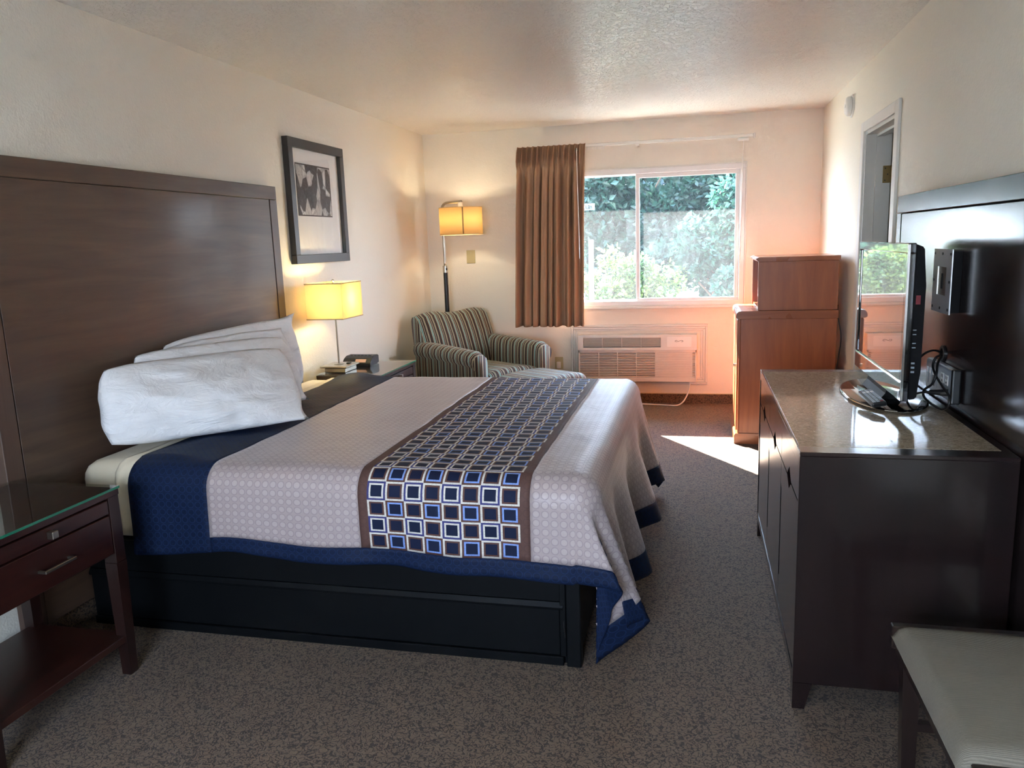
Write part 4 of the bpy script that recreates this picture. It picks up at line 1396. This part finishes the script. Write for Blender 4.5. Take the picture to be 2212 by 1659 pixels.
lathe(bm := bmesh.new(), [(0.94, 0.001), (1.0, 0.004), (1.0, 0.010), (0.96, 0.013), (0.3, 0.018)], (3.125, 3.20, DTZ), 48, 0.142, 0.325)
mk('stand_base', bm, 'gloss_black', tvo, True)
mk('stand_rim', lathe(bmesh.new(), [(1.0, 0.004), (1.006, 0.006), (1.006, 0.008), (1.0, 0.010), (1.0, 0.004)], (3.125, 3.20, DTZ), 48, 0.142, 0.325, closed=True), 'chrome', tvo)

bp = thing('tv_mount_plate', 'square polished metal television bracket plate fixed to the dark panel', 'bracket', (PX0, 3.07, 1.26))
bm = bmesh.new(); y0, y1, z0, z1 = 2.962, 3.172, 1.160, 1.384
for a in ((y0, y1, z0, z0+0.062), (y0, y1, z1-0.062, z1), (y0, y0+0.055, z0+0.062, z1-0.062), (y1-0.055, y1, z0+0.062, z1-0.062)):
    box(bm, PX0-0.034, PX0-0.030, *a)
plt = mk('plate', bm, plain('plate_metal', 'c9c9c9', 0.3, Metallic=0.55), bp)
mk('recess', B(PX0-0.0318, PX0-0.0300, y0+0.05, y1-0.05, z0+0.057, z1-0.057), 'nickel', bp)
mk('slot', B(PX0-0.0330, PX0-0.0317, y0+0.098, y0+0.114, z0+0.085, z1-0.085), 'dark_gap', bp)
mk('standoff_box', B(PX0-0.030, PX0+0.001, y0+0.006, y1-0.006, z0+0.006, z1-0.006), 'matte_black', bp)
bm = bmesh.new()
for yy in (y0+0.014, (y0+y1)/2, y1-0.014):
    for zz in (z0+0.016, (z0+z1)/2, z1-0.016):
        if abs(yy-(y0+y1)/2) > 0.01 or abs(zz-(z0+z1)/2) > 0.01:
            cyl(bm, (PX0-0.034, yy, zz), (PX0-0.036, yy, zz), 0.005, n=8)
mk('screw', bm, 'black_plastic', bp)

os_ = thing('outlet_strip', 'grey multi-socket outlet box on the panel behind the television', 'outlet', (PX0, 3.05, 0.91))
y0, y1, z0, z1 = 2.900, 3.212, 0.862, 0.976
bm = B(PX0-0.028, PX0+0.0015, y0, y1, z0, z1, 0.008, 2)
mk('housing', bm, 'grey_plastic', os_, False)
mk('end_cap', B(PX0-0.031, PX0-0.001, y0-0.016, y0+0.004, z0-0.004, z1+0.004, 0.006, 2), 'black_plastic', os_)
for k in range(2):
    yy = y0+0.055+k*0.05
    s_ = mk('socket', B(PX0-0.0292, PX0-0.027, yy-0.018, yy+0.018, 0.915, 0.952, 0.0005), 'white_plastic', os_)
    bm = bmesh.new()
    box(bm, PX0-0.0298, PX0-0.029, yy-0.009, yy-0.006, 0.935, 0.946); box(bm, PX0-0.0298, PX0-0.029, yy+0.006, yy+0.009, 0.935, 0.946)
    cyl(bm, (PX0-0.0298, yy, 0.924), (PX0-0.029, yy, 0.924), 0.004, n=8)
    mk('slot', bm, 'dark_gap', s_)
for k, yy in enumerate((3.075, 3.110, 3.145, 3.185)):
    pt = mk('port', B(PX0-0.0292, PX0-0.027, yy-0.013, yy+0.013, 0.885, 0.945, 0.0005), 'black_plastic' if k == 1 else 'grey_plastic', os_)
    mk('port_cap', B(PX0-0.0305, PX0-0.029, yy-0.006, yy+0.006, 0.925, 0.938), 'white_plastic', pt)

c1 = tag(mk('power_cable', tube(bmesh.new(), [(3.292, 3.080, 1.001), (3.27, 3.065, 0.997), (3.258, 3.054, 0.968), (3.255, 2.997, 0.94), (3.255, 2.916, 0.917), (3.25, 2.823, 0.903), (3.245, 2.804, 0.874), (3.24, 2.852, 0.850), (3.235, 2.947, 0.846), (3.225, 3.014, 0.860), (3.225, 3.02, 0.885), (3.235, 2.966, 0.916), (3.245, 2.961, 0.953), (3.260, 3.005, 0.984), (3.285, 3.061, 1.001)], 0.0042, 8, 7), 'black_cord', None, True), 'black looped power cable hanging from the panel hole behind the television', 'cable')
c2 = tag(mk('video_cable', tube(bmesh.new(), [(3.158, 2.862, 1.02), (3.2, 2.932, 1.033), (3.25, 3.02, 1.029), (3.296, 3.098, 1.010)], 0.0040, 8, 7), 'black_cord', None, True), 'short black cable running from the television back into the panel hole', 'cable')
c3 = thing('plugged_cable', 'black cable plugged into the lower socket and curling over the dresser top', 'cable', (3.25, 2.98, 0.87))
mk('plug', cyl(bmesh.new(), (PX0-0.030, 2.925, 0.893), (PX0-0.080, 2.955, 0.890), 0.013, 0.008, 12), 'black_plastic', c3)
mk('cord', tube(bmesh.new(), [(PX0-0.080, 2.955, 0.890), (3.205, 2.975, 0.884), (3.185, 3.00, 0.870), (3.18, 3.05, 0.848), (3.19, 3.12, 0.8325), (3.21, 3.22, 0.8305)], 0.004, 8, 6), 'black_cord', c3, True)

rm = thing('remote_control', 'dark television remote with pale buttons resting on the stand base', 'remote', (0, 0, 0))
bm = B(-0.024, 0.024, -0.085, 0.085, 0.0, 0.018, 0.005, 2)
rb = mk('case', bm, 'black_plastic', rm)
for r_ in range(9):
    for c_ in range(3):
        m = 'red_label' if (r_ == 0 and c_ == 2) else ('grey_plastic' if 1 <= r_ <= 4 else 'white_plastic' if r_ == 7 else 'grey_plastic')
        mk('button', B(-0.018+c_*0.013, -0.008+c_*0.013, -0.076+r_*0.0165, -0.064+r_*0.0165, 0.018, 0.0205, 0.0008), m, rm)
rm.location = (3.046, 2.985, DTZ+0.026); rm.rotation_euler = (R(5), R(-10), R(5))

# ------------------------------------------------------------------ side chair in the foreground
ch = thing('side_chair', 'dark wood chair with grey ribbed upholstered seat in the lower right foreground', 'chair', (3.15, 1.77, 0))
CX0, CX1, CYA, CYB, CZ = 2.925, 3.375, 1.485, 2.055, 0.462
P = []
nu, nv = 30, 34
for i in range(nu+1):
    row = []
    for j in range(nv+1):
        u, v = i/nu, j/nv
        tp_ = 0.018*u                                  # seat narrows slightly to the back
        x = CX0-0.004 + (CX1-0.03-CX0)*u; y = CYA+0.010+tp_ + (CYB-CYA-0.02-2*tp_)*v
        e = min(1.0, min(u, 1-u)/0.10); g = min(1.0, min(v, 1-v)/0.08)
        rr_ = math.sqrt(max(0, 1-(1-e)**2))*math.sqrt(max(0, 1-(1-g)**2))
        z = CZ-0.040 + 0.040*rr_ + 0.012*math.sin(math.pi*u)*math.sin(math.pi*v)
        # rounded plan corners
        row.append((x, y, z))
    P.append(row)
me = grid_mesh('seat_cushion', P)
so = link_mesh('seat_cushion', me, 'seat', ch, True)
mk('seat_underside', B(CX0+0.004, CX1-0.02, CYA+0.03, CYB-0.03, CZ-0.055, CZ-0.039), 'dark_gap', ch)
mk('seat_rail', B(CX0+0.02, CX1-0.01, CYA, CYA+0.022, CZ-0.075, CZ-0.022, 0.003), 'chair_wood', ch)
mk('seat_rail', B(CX0-0.002, CX1-0.01, CYB-0.022, CYB+0.004, CZ-0.075, CZ-0.012, 0.003), 'chair_wood', ch)
mk('seat_rail', B(CX0+0.008, CX0+0.030, CYA+0.022, CYB-0.022, CZ-0.085, CZ-0.042, 0.003), 'chair_wood', ch)
for cy in (CYA+0.05, CYB-0.035):
    mk('leg', frustum(bmesh.new(), (CX0+0.040, cy, CZ-0.045), (0.022, 0.022), (CX0+0.048, cy, 0.0), (0.016, 0.016)), 'chair_wood', ch)
    s = 1 if cy < 1.8 else -1
    bm = bmesh.new()
    frustum(bm, (CX1-0.03, cy, 0.40), (0.018, 0.018), (CX1-0.015, cy, 0.0), (0.016, 0.016))
    frustum(bm, (CX1-0.03, cy, 0.40), (0.018, 0.018), (CX1+0.012, cy, 0.92), (0.013, 0.013))
    mk('back_leg', bm, 'chair_wood', ch)
mk('backrest', B(CX1-0.022, CX1+0.010, CYA+0.07, CYB-0.055, 0.58, 0.90, 0.008, 2), 'seat', ch)
mk('stretcher', B(CX0+0.05, CX1-0.03, CYB-0.045, CYB-0.025, 0.17, 0.195, 0.002), 'chair_wood', ch)

# ------------------------------------------------------------------ smoke alarm on the right wall
sa = thing('smoke_alarm', 'white round smoke alarm high on the right wall near the doorway', 'smoke alarm', (W, 5.72, 2.265))
lathe(bm := bmesh.new(), [(0.072, 0), (0.072, -0.008), (0.066, -0.011)], (W-0.0005, 5.72, 2.262), 36, axis=0)
mk('base_ring', bm, 'white_plastic', sa, False)
lathe(bm := bmesh.new(), [(0.060, -0.011), (0.062, -0.015), (0.062, -0.030), (0.050, -0.045), (0.030, -0.049)], (W, 5.72, 2.262), 36, axis=0)
mk('cover', bm, 'white_plastic', sa, True)
lathe(bm := bmesh.new(), [(0.0605, -0.0105), (0.0605, -0.0150)], (W, 5.72, 2.262), 36, axis=0)
mk('sensor_gap', bm, 'dark_gap', sa)
mk('test_button', cyl(bmesh.new(), (W-0.048, 5.70, 2.262), (W-0.052, 5.70, 2.262), 0.012, n=14), 'white_plastic', sa)

# ------------------------------------------------------------------ outside: ground, eave, post, shrubs and trees
struct(mk('ground', B(-14, 18, D+T, 34, -0.30, -0.15), 'concrete'))
struct(mk('ground_near', B(-14, 18, -24, YN-T, -0.30, -0.15), plain('pale_bounce_pavement', 'd2cdc2', 0.9)))  # unseen pavement, made pale to bounce daylight up to the ceiling
struct(mk('roof_eave', B(-2.0, W+2.0, D+T, 8.03, 2.47, 2.56), 'soffit'))
pst = tag(mk('garden_post', B(1.225, 1.275, 8.95, 9.0, -0.15, 1.46, 0.006), plain('white_post', 'e8e6df', 0.6)), 'white post standing outside the left window pane', 'post')


def shrub(name, label, cat, c, rad, nleaf, leaf, mat, seed, trunk_h, grp):
    rg_ = random.Random(seed)
    root = thing(name, label, cat, (c[0], c[1], -0.15), grp)
    verts = []; faces = []
    blobs = []
    for _ in range(26):
        a = rg_.uniform(0, 2*math.pi); q = rg_.uniform(-1, 1); rr_ = rg_.uniform(0.2, 0.85)
        s = math.sqrt(1-q*q)
        blobs.append((Vector((c[0]+rad[0]*rr_*s*math.cos(a), c[1]+rad[1]*rr_*s*math.sin(a), c[2]+rad[2]*rr_*q)), rg_.uniform(0.22, 0.42)))
    for k in range(nleaf):
        b, br_ = blobs[rg_.randrange(len(blobs))]
        d = Vector((rg_.gauss(0, 1), rg_.gauss(0, 1), rg_.gauss(0, 1))).normalized()
        p = b + d*br_*(rg_.uniform(0.35, 1.05))*max(rad)*0.62
        if p.z < -0.1:
            continue
        ax = (d*0.5 + Vector((rg_.gauss(0, 1), rg_.gauss(0, 1), rg_.gauss(0, 0.8)))).normalized()
        sd = ax.cross(Vector((rg_.gauss(0, 1), rg_.gauss(0, 1), rg_.gauss(0, 1)))).normalized()
        L = leaf*rg_.uniform(0.7, 1.35); w = L*0.30; up_ = ax.cross(sd)*w*0.25
        i0 = len(verts)
        verts += [p, p+ax*L*0.45+sd*w+up_, p+ax*L, p+ax*L*0.45-sd*w+up_]
        faces.append((i0, i0+1, i0+2)); faces.append((i0, i0+2, i0+3))
    me = bpy.data.meshes.new('foliage'); me.from_pydata([tuple(v) for v in verts], [], faces); me.update()
    f = link_mesh('foliage', me, mat, root); f['kind'] = 'stuff'
    bm = bmesh.new()
    base = Vector((c[0], c[1], -0.15))
    tube(bm, [base, base+Vector((0.03, 0.02, trunk_h*0.5)), base+Vector((-0.02, 0.04, trunk_h))], 0.05, 8, 4)
    for k in range(10):
        b = blobs[k][0]
        m_ = base + Vector((0, 0, trunk_h*rg_.uniform(0.3, 0.9)))
        tube(bm, [m_, m_.lerp(b, 0.5)+Vector((0, 0, 0.1)), b], 0.014, 6, 3)
    mk('branches', bm, 'bark', root)


G = 'shrubs and trees outside the window'
shrub('shrub', 'grey-green shrub filling the right window pane', 'shrub', (2.75, 10.3, 1.05), (1.0, 0.7, 1.15), 13000, 0.085, 'leaf_a', 11, 1.2, G)
shrub('shrub', 'yellow-green shrub behind the white post in the left pane', 'shrub', (1.55, 9.75, 0.75), (0.7, 0.55, 0.85), 9000, 0.065, 'leaf_b', 12, 0.9, G)
shrub('shrub', 'shrub left of the window hidden behind the curtain', 'shrub', (0.1, 10.4, 1.0), (1.0, 0.7, 1.1), 7000, 0.075, 'leaf_a', 13, 1.2, G)
shrub('shrub', 'shrub to the right of the window beyond the cherry cabinet', 'shrub', (4.5, 10.6, 1.0), (1.1, 0.8, 1.1), 6000, 0.08, 'leaf_a', 14, 1.2, G)
shrub('tree', 'dark leafy tree whose crown fills the top of the right pane', 'tree', (3.3, 12.6, 2.1), (1.6, 1.0, 1.5), 15000, 0.12, 'leaf_c', 21, 2.2, G)
shrub('tree', 'dark leafy tree whose crown fills the top of the left pane', 'tree', (1.1, 12.8, 2.0), (1.5, 1.0, 1.5), 14000, 0.12, 'leaf_c', 22, 2.2, G)
shrub('tree', 'dark leafy tree farthest left outside, behind the curtain', 'tree', (-1.5, 13.0, 2.0), (1.5, 1.0, 1.5), 7000, 0.11, 'leaf_c', 23, 2.2, G)
for k_, (tx_, lab_) in enumerate(((-3.2, 'added broad tree at the far left, closing off low sky'), (0.2, 'added broad tree behind the left pane, closing off low sky'), (3.4, 'added broad tree behind the right pane, closing off low sky'), (6.9, 'added broad tree at the far right, closing off low sky'))):
    shrub('tree', lab_, 'tree', (tx_, 17.0 + 0.3*(k_ % 2), 2.3), (2.0, 1.1, 2.2), 9000, 0.20, 'leaf_c', 31+k_, 2.4, G)  # tree row added behind the garden to block bright low sky
shrub('tree', 'dark leafy tree farthest right outside, past the window edge', 'tree', (5.8, 13.0, 2.0), (1.6, 1.0, 1.5), 7000, 0.11, 'leaf_c', 24, 2.2, G)
